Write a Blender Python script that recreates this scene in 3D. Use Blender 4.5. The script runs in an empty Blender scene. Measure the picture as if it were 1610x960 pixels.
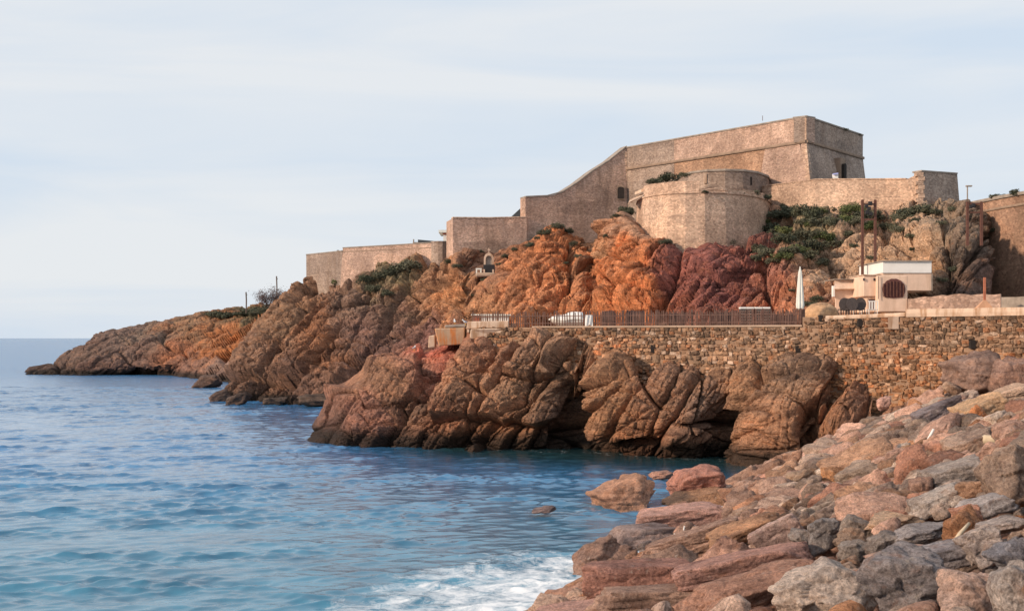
import bpy, bmesh, math, random
import numpy as np
from mathutils import Vector, Matrix
random.seed(7)
RNG = np.random.default_rng(7)
R = math.radians
scene = bpy.context.scene
COL = scene.collection

# ------------------------------------------------------------------ camera
FPX, CX, HY, EYE = 2000.0, 805.0, 531.0, 6.5      # focal length (photo px), centre column, horizon row, eye height
cam_d = bpy.data.cameras.new('camera')
cam_d.sensor_width = 36.0
cam_d.lens = 36.0 * FPX / 1610.0
cam_d.shift_y = (HY - 480.0) / 1610.0
cam_d.clip_start = 0.5
cam_d.clip_end = 60000
cam = bpy.data.objects.new('camera', cam_d)
cam.location = (0, 0, EYE)
cam.rotation_euler = (R(90), 0, 0)
COL.objects.link(cam)
scene.camera = cam

# ------------------------------------------------------------------ sky and sun
SUN = Vector((-0.88, -0.38, 0.36)).normalized()    # direction towards the sun
world = bpy.data.worlds.new('World')
scene.world = world
world.use_nodes = True
wt = world.node_tree
wt.nodes.clear()
w_out = wt.nodes.new('ShaderNodeOutputWorld')
w_bg = wt.nodes.new('ShaderNodeBackground')
w_bg.inputs['Strength'].default_value = 0.10
w_sky = wt.nodes.new('ShaderNodeTexSky')
w_sky.sky_type = 'NISHITA'
w_sky.sun_disc = False
w_sky.sun_elevation = math.asin(SUN.z)
w_sky.sun_rotation = math.atan2(SUN.x, SUN.y)
w_tc = wt.nodes.new('ShaderNodeTexCoord')
w_map = wt.nodes.new('ShaderNodeMapping')
w_map.inputs['Scale'].default_value = (1.2, 1.2, 9.0)
w_map.inputs['Rotation'].default_value = (R(4), R(3), 0)
w_n = wt.nodes.new('ShaderNodeTexNoise')
w_n.inputs['Scale'].default_value = 1.6
w_n.inputs['Detail'].default_value = 6
w_n.inputs['Roughness'].default_value = 0.5
w_n.inputs['Distortion'].default_value = 0.6
w_cr = wt.nodes.new('ShaderNodeValToRGB')          # thin, even cloud veil with streaks
w_cr.color_ramp.elements[0].position = 0.34
w_cr.color_ramp.elements[0].color = (6.7, 7.7, 8.9, 1)
w_cr.color_ramp.elements[1].position = 0.62
w_cr.color_ramp.elements[1].color = (8.3, 8.6, 8.95, 1)
w_mix = wt.nodes.new('ShaderNodeMix')
w_mix.data_type = 'RGBA'
w_mix.inputs[0].default_value = 0.93
L = wt.links.new
L(w_tc.outputs['Generated'], w_map.inputs['Vector'])
L(w_map.outputs['Vector'], w_n.inputs['Vector'])
L(w_n.outputs['Fac'], w_cr.inputs['Fac'])
L(w_sky.outputs['Color'], w_mix.inputs[6])
L(w_cr.outputs['Color'], w_mix.inputs[7])
L(w_mix.outputs[2], w_bg.inputs['Color'])
L(w_bg.outputs['Background'], w_out.inputs['Surface'])

sun_d = bpy.data.lights.new('sun', 'SUN')
sun_d.energy = 4.0
sun_d.angle = R(4)
sun_d.color = (1.0, 0.78, 0.58)
sun = bpy.data.objects.new('sun', sun_d)
sun.rotation_euler = SUN.to_track_quat('Z', 'Y').to_euler()
sun.location = (-60, -30, 60)
COL.objects.link(sun)

scene.view_settings.view_transform = 'Standard'
scene.view_settings.look = 'None'
scene.view_settings.exposure = 0.0
scene.view_settings.gamma = 1.0
scene.view_settings.use_curve_mapping = False

# ------------------------------------------------------------------ small maths
def at(px, py, D):
    """world point seen at photo pixel (px, py) when it stands D metres away"""
    return np.array([(px - CX) / FPX * D, D, EYE - (py - HY) / FPX * D])
def atz(px, D, z):
    return np.array([(px - CX) / FPX * D, D, z])
def to_px(P):
    P = np.asarray(P)
    return CX + P[..., 0] / P[..., 1] * FPX, HY - (P[..., 2] - EYE) / P[..., 1] * FPX
def h3(ix, iy, iz, seed):
    with np.errstate(over='ignore'):
        h = (ix.astype(np.uint32) * np.uint32(374761393) + iy.astype(np.uint32) * np.uint32(668265263)
             + iz.astype(np.uint32) * np.uint32(2147483647) + np.uint32(seed * 974711 + 12345))
        h = (h ^ (h >> np.uint32(13))) * np.uint32(1274126177)
        h = (h ^ (h >> np.uint32(16))) * np.uint32(2246822519)
        h = h ^ (h >> np.uint32(15))
    return h.astype(np.float64) / 4294967295.0
def vnoise(p, seed=0):
    i = np.floor(p).astype(np.int64)
    f = p - i
    f = f * f * (3 - 2 * f)
    r = 0
    for a in (0, 1):
        wx = f[:, 0] if a else 1 - f[:, 0]
        for b in (0, 1):
            wy = f[:, 1] if b else 1 - f[:, 1]
            for c in (0, 1):
                wz = f[:, 2] if c else 1 - f[:, 2]
                r = r + wx * wy * wz * h3(i[:, 0] + a, i[:, 1] + b, i[:, 2] + c, seed)
    return r * 2 - 1
def fbm(p, octv=4, seed=0, gain=0.5):
    r, a = 0, 1.0
    for k in range(octv):
        r = r + a * vnoise(p * (2.03 ** k) + 17.3 * k, seed + k)
        a *= gain
    return r
def worley(p, seed=0):
    i = np.floor(p).astype(np.int64)
    n = len(p)
    f1 = np.full(n, 9.0); f2 = np.full(n, 9.0)
    vec = np.zeros((n, 3)); rid = np.zeros((n, 3))
    for a in (-1, 0, 1):
        for b in (-1, 0, 1):
            for c in (-1, 0, 1):
                X, Y, Z = i[:, 0] + a, i[:, 1] + b, i[:, 2] + c
                o = np.stack([X + h3(X, Y, Z, seed), Y + h3(X, Y, Z, seed + 1), Z + h3(X, Y, Z, seed + 2)], 1)
                d = p - o
                L2 = np.sqrt((d * d).sum(1))
                near = L2 < f1
                f2 = np.where(near, f1, np.minimum(f2, L2))
                f1 = np.where(near, L2, f1)
                vec[near] = d[near]
                Xn, Yn, Zn = X[near], Y[near], Z[near]
                rid[near] = np.stack([h3(Xn, Yn, Zn, seed + 5), h3(Xn, Yn, Zn, seed + 6), h3(Xn, Yn, Zn, seed + 7)], 1)
    return f1, f2, vec, rid
def sstep(a, b, x):
    t = np.clip((x - a) / (b - a), 0, 1)
    return t * t * (3 - 2 * t)

# ------------------------------------------------------------------ mesh helpers
def mesh_np(name, V, F, mat=None, smooth=True):
    """V (n,3), F (m,k) with k 3 or 4"""
    V = np.asarray(V, dtype=np.float32); F = np.asarray(F, dtype=np.int32)
    me = bpy.data.meshes.new(name)
    k = F.shape[1]
    me.vertices.add(len(V)); me.vertices.foreach_set('co', V.ravel())
    me.loops.add(F.size); me.loops.foreach_set('vertex_index', F.ravel())
    me.polygons.add(len(F))
    me.polygons.foreach_set('loop_start', np.arange(0, F.size, k, dtype=np.int32))
    me.polygons.foreach_set('use_smooth', np.full(len(F), smooth))
    me.update(calc_edges=True)
    if mat: me.materials.append(mat)
    return me
def set_attr(me, name, rgb):
    a = me.color_attributes.new(name, 'FLOAT_COLOR', 'POINT')
    c = np.ones((len(me.vertices), 4), dtype=np.float32)
    c[:, :rgb.shape[1]] = rgb
    a.data.foreach_set('color', c.ravel())
def link(name, me, parent=None, loc=None):
    o = bpy.data.objects.new(name, me)
    COL.objects.link(o)
    if parent: o.parent = parent
    if loc is not None: o.location = loc
    return o
def tag(o, label=None, cat=None, group=None, kind=None):
    for k, v in (('label', label), ('category', cat), ('group', group), ('kind', kind)):
        if v: o[k] = v
    return o
def thing(name, label, cat, group=None, loc=(0, 0, 0)):
    o = bpy.data.objects.new(name, None)
    o.empty_display_size = 0.3
    o.location = loc
    COL.objects.link(o)
    return tag(o, label, cat, group)
class MB:
    """collects simple shapes and links them as one mesh"""
    def __init__(s): s.v = []; s.f = []
    def add(s, v, f):
        n = len(s.v); s.v += [tuple(map(float, q)) for q in v]; s.f += [tuple(i + n for i in q) for q in f]; return s
    def box(s, lo, hi):
        x0, y0, z0 = lo; x1, y1, z1 = hi
        return s.add([(x0, y0, z0), (x1, y0, z0), (x1, y1, z0), (x0, y1, z0), (x0, y0, z1), (x1, y0, z1), (x1, y1, z1), (x0, y1, z1)],
                     [(0, 3, 2, 1), (4, 5, 6, 7), (0, 1, 5, 4), (1, 2, 6, 5), (2, 3, 7, 6), (3, 0, 4, 7)])
    def prism(s, bot, top):
        n = len(bot)
        f = [tuple(range(n))[::-1], tuple(range(n, 2 * n))] + [(i, (i + 1) % n, n + (i + 1) % n, n + i) for i in range(n)]
        return s.add(list(bot) + list(top), f)
    def tube(s, pts, r, n=8):
        pts = [Vector(p) for p in pts]
        rr = r if isinstance(r, (list, tuple)) else [r] * len(pts)
        base = []
        for i, p in enumerate(pts):
            d = (pts[min(i + 1, len(pts) - 1)] - pts[max(i - 1, 0)]).normalized()
            a = d.orthogonal().normalized() if abs(d.z) < 0.95 else Vector((1, 0, 0)); b = d.cross(a).normalized(); a = b.cross(d)
            base += [p + (a * math.cos(t * 2 * math.pi / n) + b * math.sin(t * 2 * math.pi / n)) * rr[i] for t in range(n)]
        f = []
        for i in range(len(pts) - 1):
            f += [(i * n + j, i * n + (j + 1) % n, (i + 1) * n + (j + 1) % n, (i + 1) * n + j) for j in range(n)]
        f += [tuple(range(n))[::-1], tuple(range((len(pts) - 1) * n, len(pts) * n))]
        return s.add(base, f)
    def lathe(s, prof, c, n=16):
        v = []; f = []
        for r_, z in prof:
            v += [(c[0] + r_ * math.cos(2 * math.pi * j / n), c[1] + r_ * math.sin(2 * math.pi * j / n), c[2] + z) for j in range(n)]
        for i in range(len(prof) - 1):
            f += [(i * n + j, i * n + (j + 1) % n, (i + 1) * n + (j + 1) % n, (i + 1) * n + j) for j in range(n)]
        f += [tuple(range(n))[::-1], tuple(range((len(prof) - 1) * n, len(prof) * n))]
        return s.add(v, f)
    def build(s, name, mat, parent=None, smooth=False, bevel=0):
        me = bpy.data.meshes.new(name)
        me.from_pydata(s.v, [], s.f)
        bm = bmesh.new(); bm.from_mesh(me)
        bmesh.ops.recalc_face_normals(bm, faces=bm.faces)
        if bevel: bmesh.ops.bevel(bm, geom=bm.edges[:], offset=bevel, segments=1, affect='EDGES')
        bm.to_mesh(me); bm.free()
        if smooth: me.polygons.foreach_set('use_smooth', [True] * len(me.polygons))
        me.materials.append(mat)
        return link(name, me, parent)

# ------------------------------------------------------------------ materials
class NT:
    def __init__(s, name):
        s.m = bpy.data.materials.new(name); s.m.use_nodes = True
        s.t = s.m.node_tree; s.b = s.t.nodes['Principled BSDF']
        s.b.inputs['Specular IOR Level'].default_value = 0.2
    def n(s, typ, **kw):
        nd = s.t.nodes.new(typ)
        for k, v in kw.items():
            if k in nd.inputs: nd.inputs[k].default_value = v
            else: setattr(nd, k, v)
        return nd
    def l(s, a, b): s.t.links.new(a, b)
    def coords(s, scale=(1, 1, 1), rot=(0, 0, 0), kind='Object'):
        if kind == 'World': src = s.n('ShaderNodeNewGeometry').outputs['Position']
        else: src = s.n('ShaderNodeTexCoord').outputs[kind]
        mp = s.n('ShaderNodeMapping'); mp.inputs['Scale'].default_value = scale; mp.inputs['Rotation'].default_value = rot
        s.l(src, mp.inputs['Vector']); return mp.outputs['Vector']
    def noise(s, vec, scale, detail=6, rough=0.6, dist=0.0):
        nd = s.n('ShaderNodeTexNoise', Scale=scale, Detail=detail, Roughness=rough, Distortion=dist); s.l(vec, nd.inputs['Vector']); return nd.outputs['Fac']
    def ramp(s, fac, stops):
        nd = s.n('ShaderNodeValToRGB'); e = nd.color_ramp.elements
        while len(e) < len(stops): e.new(0.5)
        for i, (p, c) in enumerate(stops): e[i].position = p; e[i].color = (*c, 1) if len(c) == 3 else c
        s.l(fac, nd.inputs['Fac']); return nd.outputs['Color']
    def mix(s, fac, a, b, mode='MIX'):
        nd = s.n('ShaderNodeMix', data_type='RGBA', blend_type=mode)
        for v, i in ((fac, 0), (a, 6), (b, 7)):
            if isinstance(v, (int, float)): nd.inputs[i].default_value = v
            elif isinstance(v, tuple): nd.inputs[i].default_value = (*v, 1)
            else: s.l(v, nd.inputs[i])
        return nd.outputs[2]
    def math(s, op, a, b=0.0):
        nd = s.n('ShaderNodeMath', operation=op)
        for v, i in ((a, 0), (b, 1)):
            if isinstance(v, (int, float)): nd.inputs[i].default_value = v
            else: s.l(v, nd.inputs[i])
        return nd.outputs[0]
    def bump(s, height, strength=0.5, dist=0.1, prev=None):
        nd = s.n('ShaderNodeBump', Strength=strength, Distance=dist); s.l(height, nd.inputs['Height'])
        if prev is not None: s.l(prev, nd.inputs['Normal'])
        return nd.outputs['Normal']
    def out(s, col=None, rough=None, normal=None):
        for v, k in ((col, 'Base Color'), (rough, 'Roughness'), (normal, 'Normal')):
            if v is None: continue
            if isinstance(v, (int, float)): s.b.inputs[k].default_value = v
            elif isinstance(v, tuple): s.b.inputs[k].default_value = (*v, 1)
            else: s.l(v, s.b.inputs[k])
        return s.m

def plain(name, col, rough=0.7, var=0.25, scale=3.0, bump=0.15, metal=0.0, stain=None):
    t = NT(name)
    v = t.coords(kind='World')
    n1 = t.noise(v, scale, 6, 0.65)
    c = t.mix(1.0, (*col,), t.ramp(n1, [(0.25, (1 - var,) * 3), (0.75, (1 + var,) * 3)]), 'MULTIPLY')
    if stain:
        vs = t.coords((1.5, 1.5, 0.25), kind='World')
        c = t.mix(t.ramp(t.noise(vs, 2.0, 5, 0.6), [(0.47, (0, 0, 0)), (0.64, (1, 1, 1))]), c, stain)
    t.b.inputs['Metallic'].default_value = metal
    return t.out(c, rough, t.bump(t.noise(v, scale * 9, 5, 0.6), bump, 0.03))

def rock_mat(name, source, fine=1.0, wet=False, pale=0.35, rust=0.3, kind='World', dark=0.5, strata=None):
    """weathered rock: base colour from the mesh (attr) or the object, mottled, with pale lichen, rust and dark mineral stains"""
    t = NT(name)
    v = t.coords(kind='World')
    if source == 'attr':
        base = t.n('ShaderNodeVertexColor', layer_name='tint').outputs['Color']
    else:
        base = t.n('ShaderNodeObjectInfo').outputs['Color']
    if kind == 'Object':                                    # every copy gets its own piece of the pattern
        oi = t.n('ShaderNodeObjectInfo')
        add = t.n('ShaderNodeVectorMath', operation='ADD'); sc = t.n('ShaderNodeVectorMath', operation='SCALE'); sc.inputs['Scale'].default_value = 1.0
        cmb = t.n('ShaderNodeCombineXYZ')
        for k in range(3): t.l(t.math('MULTIPLY', oi.outputs['Random'], 37.0 + 23 * k), cmb.inputs[k])
        t.l(v, add.inputs[0]); t.l(cmb.outputs[0], add.inputs[1]); v = add.outputs[0]
    n1 = t.noise(v, 0.55 * fine, 8, 0.68, 0.4)
    n2 = t.noise(v, 2.3 * fine, 8, 0.7, 0.3)
    n3 = t.noise(v, 9.0 * fine, 6, 0.7)
    c = t.mix(1.0, base, t.ramp(n1, [(0.3, (0.62, 0.60, 0.60)), (0.5, (1, 1, 1)), (0.7, (1.35, 1.3, 1.25))]), 'MULTIPLY')
    c = t.mix(1.0, c, t.ramp(n2, [(0.28, (0.55, 0.52, 0.52)), (0.5, (1, 1, 1)), (0.72, (1.35, 1.35, 1.35))]), 'MULTIPLY')
    c = t.mix(1.0, c, t.ramp(n3, [(0.3, (0.5, 0.49, 0.49)), (0.5, (1, 1, 1)), (0.7, (1.4, 1.4, 1.4))]), 'MULTIPLY')
    n4 = t.noise(v, 26.0 * fine, 4, 0.7)
    c = t.mix(1.0, c, t.ramp(n4, [(0.3, (0.7, 0.7, 0.7)), (0.7, (1.3, 1.3, 1.3))]), 'MULTIPLY')
    if strata:
        vs = t.coords((0.35, 0.35, 2.6), (0, R(strata), 0), 'World')
        ns_ = t.noise(vs, 0.55, 7, 0.72, 0.5)
        c = t.mix(1.0, c, t.ramp(ns_, [(0.33, (0.34, 0.30, 0.30)), (0.47, (0.95, 0.95, 0.95)), (0.58, (1.1, 1.05, 1.0)), (0.70, (1.6, 1.5, 1.4))]), 'MULTIPLY')
    m_r = t.ramp(t.noise(v, 1.1 * fine, 7, 0.7, 0.8), [(0.56, (0, 0, 0)), (0.68, (1, 1, 1))])
    c = t.mix(t.math('MULTIPLY', m_r, rust), c, (0.44, 0.185, 0.085))
    m_p = t.ramp(t.noise(v, 3.1 * fine, 8, 0.75, 0.6), [(0.58, (0, 0, 0)), (0.66, (1, 1, 1))])
    c = t.mix(t.math('MULTIPLY', m_p, pale), c, (0.52, 0.44, 0.38))
    m_d = t.ramp(t.noise(v, 1.9 * fine, 8, 0.78, 1.0), [(0.55, (0, 0, 0)), (0.66, (1, 1, 1))])
    c = t.mix(t.math('MULTIPLY', m_d, dark), c, (0.055, 0.047, 0.042))    # black lichen and mineral crust
    if wet:                                                 # algae and wet band just above the sea
        sep = t.n('ShaderNodeSeparateXYZ'); t.l(t.coords(kind='World'), sep.inputs[0])
        z = t.math('ADD', sep.outputs['Z'], t.math('MULTIPLY', n2, -0.9))
        m_w = t.ramp(z, [(0.15, (1, 1, 1)), (0.75, (0, 0, 0))])
        c = t.mix(t.math('MULTIPLY', m_w, 0.88), c, (0.028, 0.023, 0.019))
    bp = t.bump(n2, 0.8, 0.45 / fine)
    bp = t.bump(n3, 0.9, 0.14 / fine, bp)
    vo = t.n('ShaderNodeTexVoronoi', feature='DISTANCE_TO_EDGE', Scale=(1.7 if source == 'attr' else 0.7) * fine); t.l(t.coords((1, 1, 1), (0.5, 0.6, 0.3), 'World'), vo.inputs['Vector'])
    bp = t.bump(t.ramp(vo.outputs['Distance'], [(0.0, (0, 0, 0)), (0.06, (1, 1, 1))]), 0.5 if source == 'attr' else 0.25, 0.14 / fine, bp)
    return t.out(c, 0.88, bp)

def masonry(name, a, b, mortar, scale=6.4, streak=(0.2, 0.13, 0.09), rough=0.92, streak_amt=0.5):
    """rubble masonry too fine to pick apart: stones in uneven courses, mortar joints, damp streaks"""
    t = NT(name)
    v = t.coords((1, 1, 1.5), kind='World')
    wob = t.n('ShaderNodeTexNoise', Scale=1.2, Detail=2); t.l(v, wob.inputs['Vector'])
    mixv = t.n('ShaderNodeMix', data_type='VECTOR'); mixv.inputs[0].default_value = 0.06; t.l(v, mixv.inputs[4]); t.l(wob.outputs['Color'], mixv.inputs[5])
    vv = mixv.outputs[1]
    vo = t.n('ShaderNodeTexVoronoi', Scale=scale); t.l(vv, vo.inputs['Vector'])
    ve = t.n('ShaderNodeTexVoronoi', feature='DISTANCE_TO_EDGE', Scale=scale); t.l(vv, ve.inputs['Vector'])
    sep = t.n('ShaderNodeSeparateColor'); t.l(vo.outputs['Color'], sep.inputs[0])
    c = t.mix(sep.outputs[0], a, b)
    c = t.mix(1.0, c, t.ramp(sep.outputs[1], [(0.0, (0.68, 0.66, 0.66)), (0.5, (1, 1, 1)), (1.0, (1.3, 1.28, 1.27))]), 'MULTIPLY')
    joint = t.ramp(ve.outputs['Distance'], [(0.0, (1, 1, 1)), (0.10, (0, 0, 0))])
    c = t.mix(t.math('MULTIPLY', joint, 0.5), c, mortar)
    big = t.noise(t.coords(kind='World'), 0.22, 6, 0.65)
    c = t.mix(1.0, c, t.ramp(big, [(0.32, (0.66, 0.63, 0.62)), (0.68, (1.24, 1.22, 1.2))]), 'MULTIPLY')
    vp = t.n('ShaderNodeTexVoronoi', Scale=0.30); t.l(t.coords((1, 1, 1.9), kind='World'), vp.inputs['Vector'])
    sp = t.n('ShaderNodeSeparateColor'); t.l(vp.outputs['Color'], sp.inputs[0])
    c = t.mix(1.0, c, t.ramp(sp.outputs[0], [(0, (0.80, 0.78, 0.77)), (0.5, (1, 1, 1)), (1, (1.14, 1.1, 1.06))]), 'MULTIPLY')
    crs = t.noise(t.coords((0.12, 0.12, 3.4), kind='World'), 1.0, 3, 0.6)
    c = t.mix(1.0, c, t.ramp(crs, [(0.35, (0.93, 0.92, 0.92)), (0.6, (1.04, 1.04, 1.04))]), 'MULTIPLY')
    st = t.noise(t.coords((1.3, 1.3, 0.16), kind='World'), 1.0, 6, 0.65)
    c = t.mix(t.math('MULTIPLY', t.ramp(st, [(0.46, (0, 0, 0)), (0.70, (1, 1, 1))]), streak_amt), c, streak)
    hgt = t.math('SUBTRACT', t.noise(v, 7, 4, 0.6), t.math('MULTIPLY', joint, 1.2))
    return t.out(c, rough, t.bump(hgt, 0.45, 0.04))

M_HILL = rock_mat('hill_rock', 'attr', 0.8, True, 0.30, 0.34, dark=0.30, strata=52)
M_SHORE = rock_mat('shore_rock', 'attr', 1.0, True, 0.22, 0.24, dark=0.45, strata=60)
M_BOULDER = rock_mat('boulder_rock', 'object', 2.4, False, 0.5, 0.30, 'Object', dark=0.42, strata=20)
M_BANK = rock_mat('bank_rubble', 'attr', 2.2, False, 0.40, 0.25, dark=0.3)
M_STONE = rock_mat('wall_stone', 'object', 2.6, False, 0.25, 0.2, 'Object')
M_STONE_A = rock_mat('wall_stone_small', 'attr', 3.0, False, 0.25, 0.2)
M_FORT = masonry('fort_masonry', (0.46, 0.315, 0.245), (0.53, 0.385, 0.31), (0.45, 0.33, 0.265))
M_FORT_D = masonry('fort_masonry_grey_and_shade', (0.30, 0.235, 0.195), (0.36, 0.29, 0.245), (0.31, 0.25, 0.21))  # grey stone, also used to paint shade on the corner's right faces
M_FORT_O = masonry('fort_masonry_ochre', (0.40, 0.245, 0.165), (0.45, 0.29, 0.195), (0.38, 0.26, 0.185))
M_FORT_P = masonry('fort_masonry_pale', (0.52, 0.36, 0.265), (0.60, 0.44, 0.33), (0.42, 0.31, 0.24), streak_amt=0.3)
M_COPE = plain('coping_stone', (0.30, 0.25, 0.21), 0.9, 0.4, 1.5)
M_CORDON = plain('cordon_stone', (0.27, 0.19, 0.14), 0.9, 0.35, 1.5)
M_DARK = plain('dark_opening', (0.035, 0.028, 0.025), 0.9, 0.3)
M_CONC = plain('pale_concrete', (0.60, 0.44, 0.33), 0.9, 0.22, 1.2, 0.3, stain=(0.38, 0.22, 0.13))
M_RUSTC = plain('rust_stained_concrete', (0.58, 0.38, 0.24), 0.9, 0.25, 1.5, 0.3, stain=(0.62, 0.20, 0.05))
M_RUST = plain('rusted_steel', (0.13, 0.06, 0.045), 0.85, 0.4, 6)
M_PALE = plain('weathered_paling', (0.17, 0.10, 0.08), 0.9, 0.4, 5)
M_PLANK = plain('dark_screen', (0.075, 0.05, 0.05), 0.9, 0.35, 3)
M_WHITE = plain('white_paint', (0.78, 0.75, 0.71), 0.6, 0.08, 2)
M_CREAM = plain('cream_render', (0.72, 0.52, 0.40), 0.9, 0.14, 1.4, 0.2, stain=(0.60, 0.42, 0.31))
M_CANVAS = plain('white_canvas', (0.72, 0.72, 0.66), 0.9, 0.10, 4)
M_BLACK = plain('black_iron', (0.03, 0.028, 0.03), 0.6, 0.3)
M_SLATE = plain('slate_roof', (0.07, 0.08, 0.09), 0.8, 0.25, 4)
M_TERR = plain('terrace_paving', (0.42, 0.30, 0.22), 0.95, 0.25, 0.8, 0.3)
M_WICK = plain('dark_wicker', (0.085, 0.07, 0.068), 0.9, 0.4, 20, 0.5)
M_WOOD = plain('bleached_wood', (0.58, 0.46, 0.32), 0.9, 0.2, 8)
M_FEATHER = plain('white_feather', (0.80, 0.80, 0.80), 0.8, 0.05)
M_GREYF = plain('grey_feather', (0.34, 0.36, 0.40), 0.8, 0.1)
M_BEAK = plain('yellow_beak', (0.70, 0.42, 0.06), 0.5, 0.1)
M_BLUE = plain('blue_banner', (0.30, 0.32, 0.55), 0.8, 0.1)
M_BARK = plain('bark', (0.13, 0.095, 0.075), 0.9, 0.3, 8)
def leaf_mat(name, a, b):
    t = NT(name)
    v = t.coords(kind='World')
    oi = t.n('ShaderNodeObjectInfo')
    c = t.mix(t.ramp(t.noise(v, 3.0, 4, 0.6), [(0.35, (0, 0, 0)), (0.65, (1, 1, 1))]), a, b)
    c = t.mix(1.0, c, t.ramp(oi.outputs['Random'], [(0, (0.7, 0.72, 0.7)), (1, (1.35, 1.25, 1.3))]), 'MULTIPLY')
    return t.out(c, 0.8)
M_LEAF = leaf_mat('shrub_leaves', (0.055, 0.064, 0.040), (0.125, 0.125, 0.08))
M_LEAF2 = leaf_mat('bright_shrub_leaves', (0.06, 0.085, 0.03), (0.13, 0.145, 0.06))
M_TAMA = leaf_mat('tamarisk_twigs', (0.09, 0.065, 0.055), (0.15, 0.10, 0.085))

# water
def water_mat():
    t = NT('sea_water')
    pos = t.coords(kind='World')
    t.b.inputs['IOR'].default_value = 1.38
    t.b.inputs['Specular IOR Level'].default_value = 0.5
    fo = t.n('ShaderNodeVertexColor', layer_name='foam')
    sep = t.n('ShaderNodeSeparateColor'); t.l(fo.outputs['Color'], sep.inputs[0])
    foam, near = sep.outputs[0], sep.outputs[1]
    w = t.noise(t.coords((1, 1, 1), (0, 0, 0.35), 'World'), 0.42, 5, 0.55, 0.8)
    base = t.mix(near, (0.050, 0.175, 0.360), (0.055, 0.195, 0.300))
    base = t.mix(1.0, base, t.ramp(w, [(0.3, (0.6, 0.65, 0.7)), (0.7, (1.35, 1.3, 1.25))]), 'MULTIPLY')
    base = t.mix(sep.outputs[2], base, (0.016, 0.045, 0.045))      # cliff shade and reflection put into the water colour
    # foam: lacy patches, thicker where the mesh says so
    f1 = t.noise(pos, 0.75, 9, 0.68, 1.3)
    f2 = t.noise(pos, 3.2, 7, 0.7, 0.8)
    ff = t.math('ADD', t.math('MULTIPLY', f1, 0.65), t.math('MULTIPLY', f2, 0.35))
    ff = t.math('ADD', ff, t.math('MULTIPLY', t.math('SUBTRACT', foam, 1.0), 0.42))
    mask = t.ramp(ff, [(0.40, (0, 0, 0)), (0.58, (1, 1, 1))])
    col = t.mix(mask, base, (0.80, 0.82, 0.84))
    rough = t.mix(mask, t.mix(t.n('ShaderNodeVertexColor', layer_name='chop').outputs['Color'], (.05, .05, .05), (.22, .22, .22)), (.8, .8, .8))   # waves too far to resolve act as roughness
    rip = t.noise(t.coords((1, 1.5, 1), (0, 0, 0.3), 'World'), 2.6, 5, 0.6, 0.4)
    sw = t.noise(t.coords((0.6, 1.3, 1), (0, 0, 0.25), 'World'), 0.55, 5, 0.6, 0.3)
    far = t.n('ShaderNodeVertexColor', layer_name='chop').outputs['Color']
    bp = t.bump(t.math('MULTIPLY', sw, far), 0.55, 0.9)
    bp = t.bump(rip, 0.22, 0.06, bp)
    bp = t.bump(t.noise(t.coords((1, 1.4, 1), (0, 0, -0.2), 'World'), 7.0, 3, 0.6), 0.25, 0.025, bp)
    return t.out(col, rough, bp)
M_WATER = water_mat()

# ------------------------------------------------------------------ terrain lofts
def loft(cols, nu, nv):
    """cols: list of columns, each a list of world points (same count). Smooth surface through them as an (nv, nu, 3) grid."""
    C = np.array(cols, dtype=float)                  # (nc, nr, 3)
    def cr(A, n):                                    # Catmull-Rom along axis 0, arc-length spaced
        d = np.sqrt(((A[1:] - A[:-1]) ** 2).sum(-1)).mean(1)
        t = np.concatenate([[0], np.cumsum(d)])
        s = np.linspace(0, t[-1], n)
        k = np.clip(np.searchsorted(t, s, side='right') - 1, 0, len(A) - 2)
        f = ((s - t[k]) / (t[k + 1] - t[k]))[:, None, None]
        p0 = A[np.maximum(k - 1, 0)]; p1 = A[k]; p2 = A[k + 1]; p3 = A[np.minimum(k + 2, len(A) - 1)]
        m1 = (p2 - p0) * 0.4; m2 = (p3 - p1) * 0.4
        return ((2 * f ** 3 - 3 * f ** 2 + 1) * p1 + (f ** 3 - 2 * f ** 2 + f) * m1 + (-2 * f ** 3 + 3 * f ** 2) * p2 + (f ** 3 - f ** 2) * m2)
    A = cr(C, nu)                                    # (nu, nr, 3)
    B = cr(A.transpose(1, 0, 2), nv)                 # (nv, nu, 3)
    return B
def grid_normals(G):
    du = np.gradient(G, axis=1); dv = np.gradient(G, axis=0)
    N = np.cross(du, dv); N /= np.linalg.norm(N, axis=2, keepdims=True) + 1e-9
    return N
def grid_faces(nv, nu):
    i = np.arange(nv * nu).reshape(nv, nu)
    return np.stack([i[:-1, :-1], i[:-1, 1:], i[1:, 1:], i[1:, :-1]], -1).reshape(-1, 4)
def tint_field(px, py, P, ctrl, soft=22.0):
    q = P * 0.25
    wx = px + 26 * fbm(q, 3, 41); wy = py + 26 * fbm(q, 3, 47)
    num = 0; den = 0
    for x, y, c in ctrl:
        w = 1.0 / ((wx - x) ** 2 + (wy - y) ** 2 + soft ** 2) ** 2
        num = num + w[:, None] * np.array(c); den = den + w
    return num / den[:, None]
def near1(x, *ids, seed=0):
    """irregular intervals along one axis: interval id, its centre, distance to the nearest boundary"""
    i0 = np.floor(x).astype(np.int64)
    f1 = np.full(len(x), 9.0); f2 = np.full(len(x), 9.0); c1 = np.zeros(len(x)); id1 = np.zeros(len(x), np.int64)
    a = ids[0] if ids else np.zeros(len(x), np.int64); b = ids[1] if len(ids) > 1 else np.zeros(len(x), np.int64)
    for k in (-1, 0, 1):
        i = i0 + k; c = i + 0.08 + 0.84 * h3(i, a, b, seed); d = np.abs(x - c); n = d < f1
        f2 = np.where(n, f1, np.minimum(f2, d)); f1 = np.where(n, d, f1); c1 = np.where(n, c, c1); id1 = np.where(n, i, id1)
    return id1, c1, (f2 - f1) * 0.5
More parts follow.
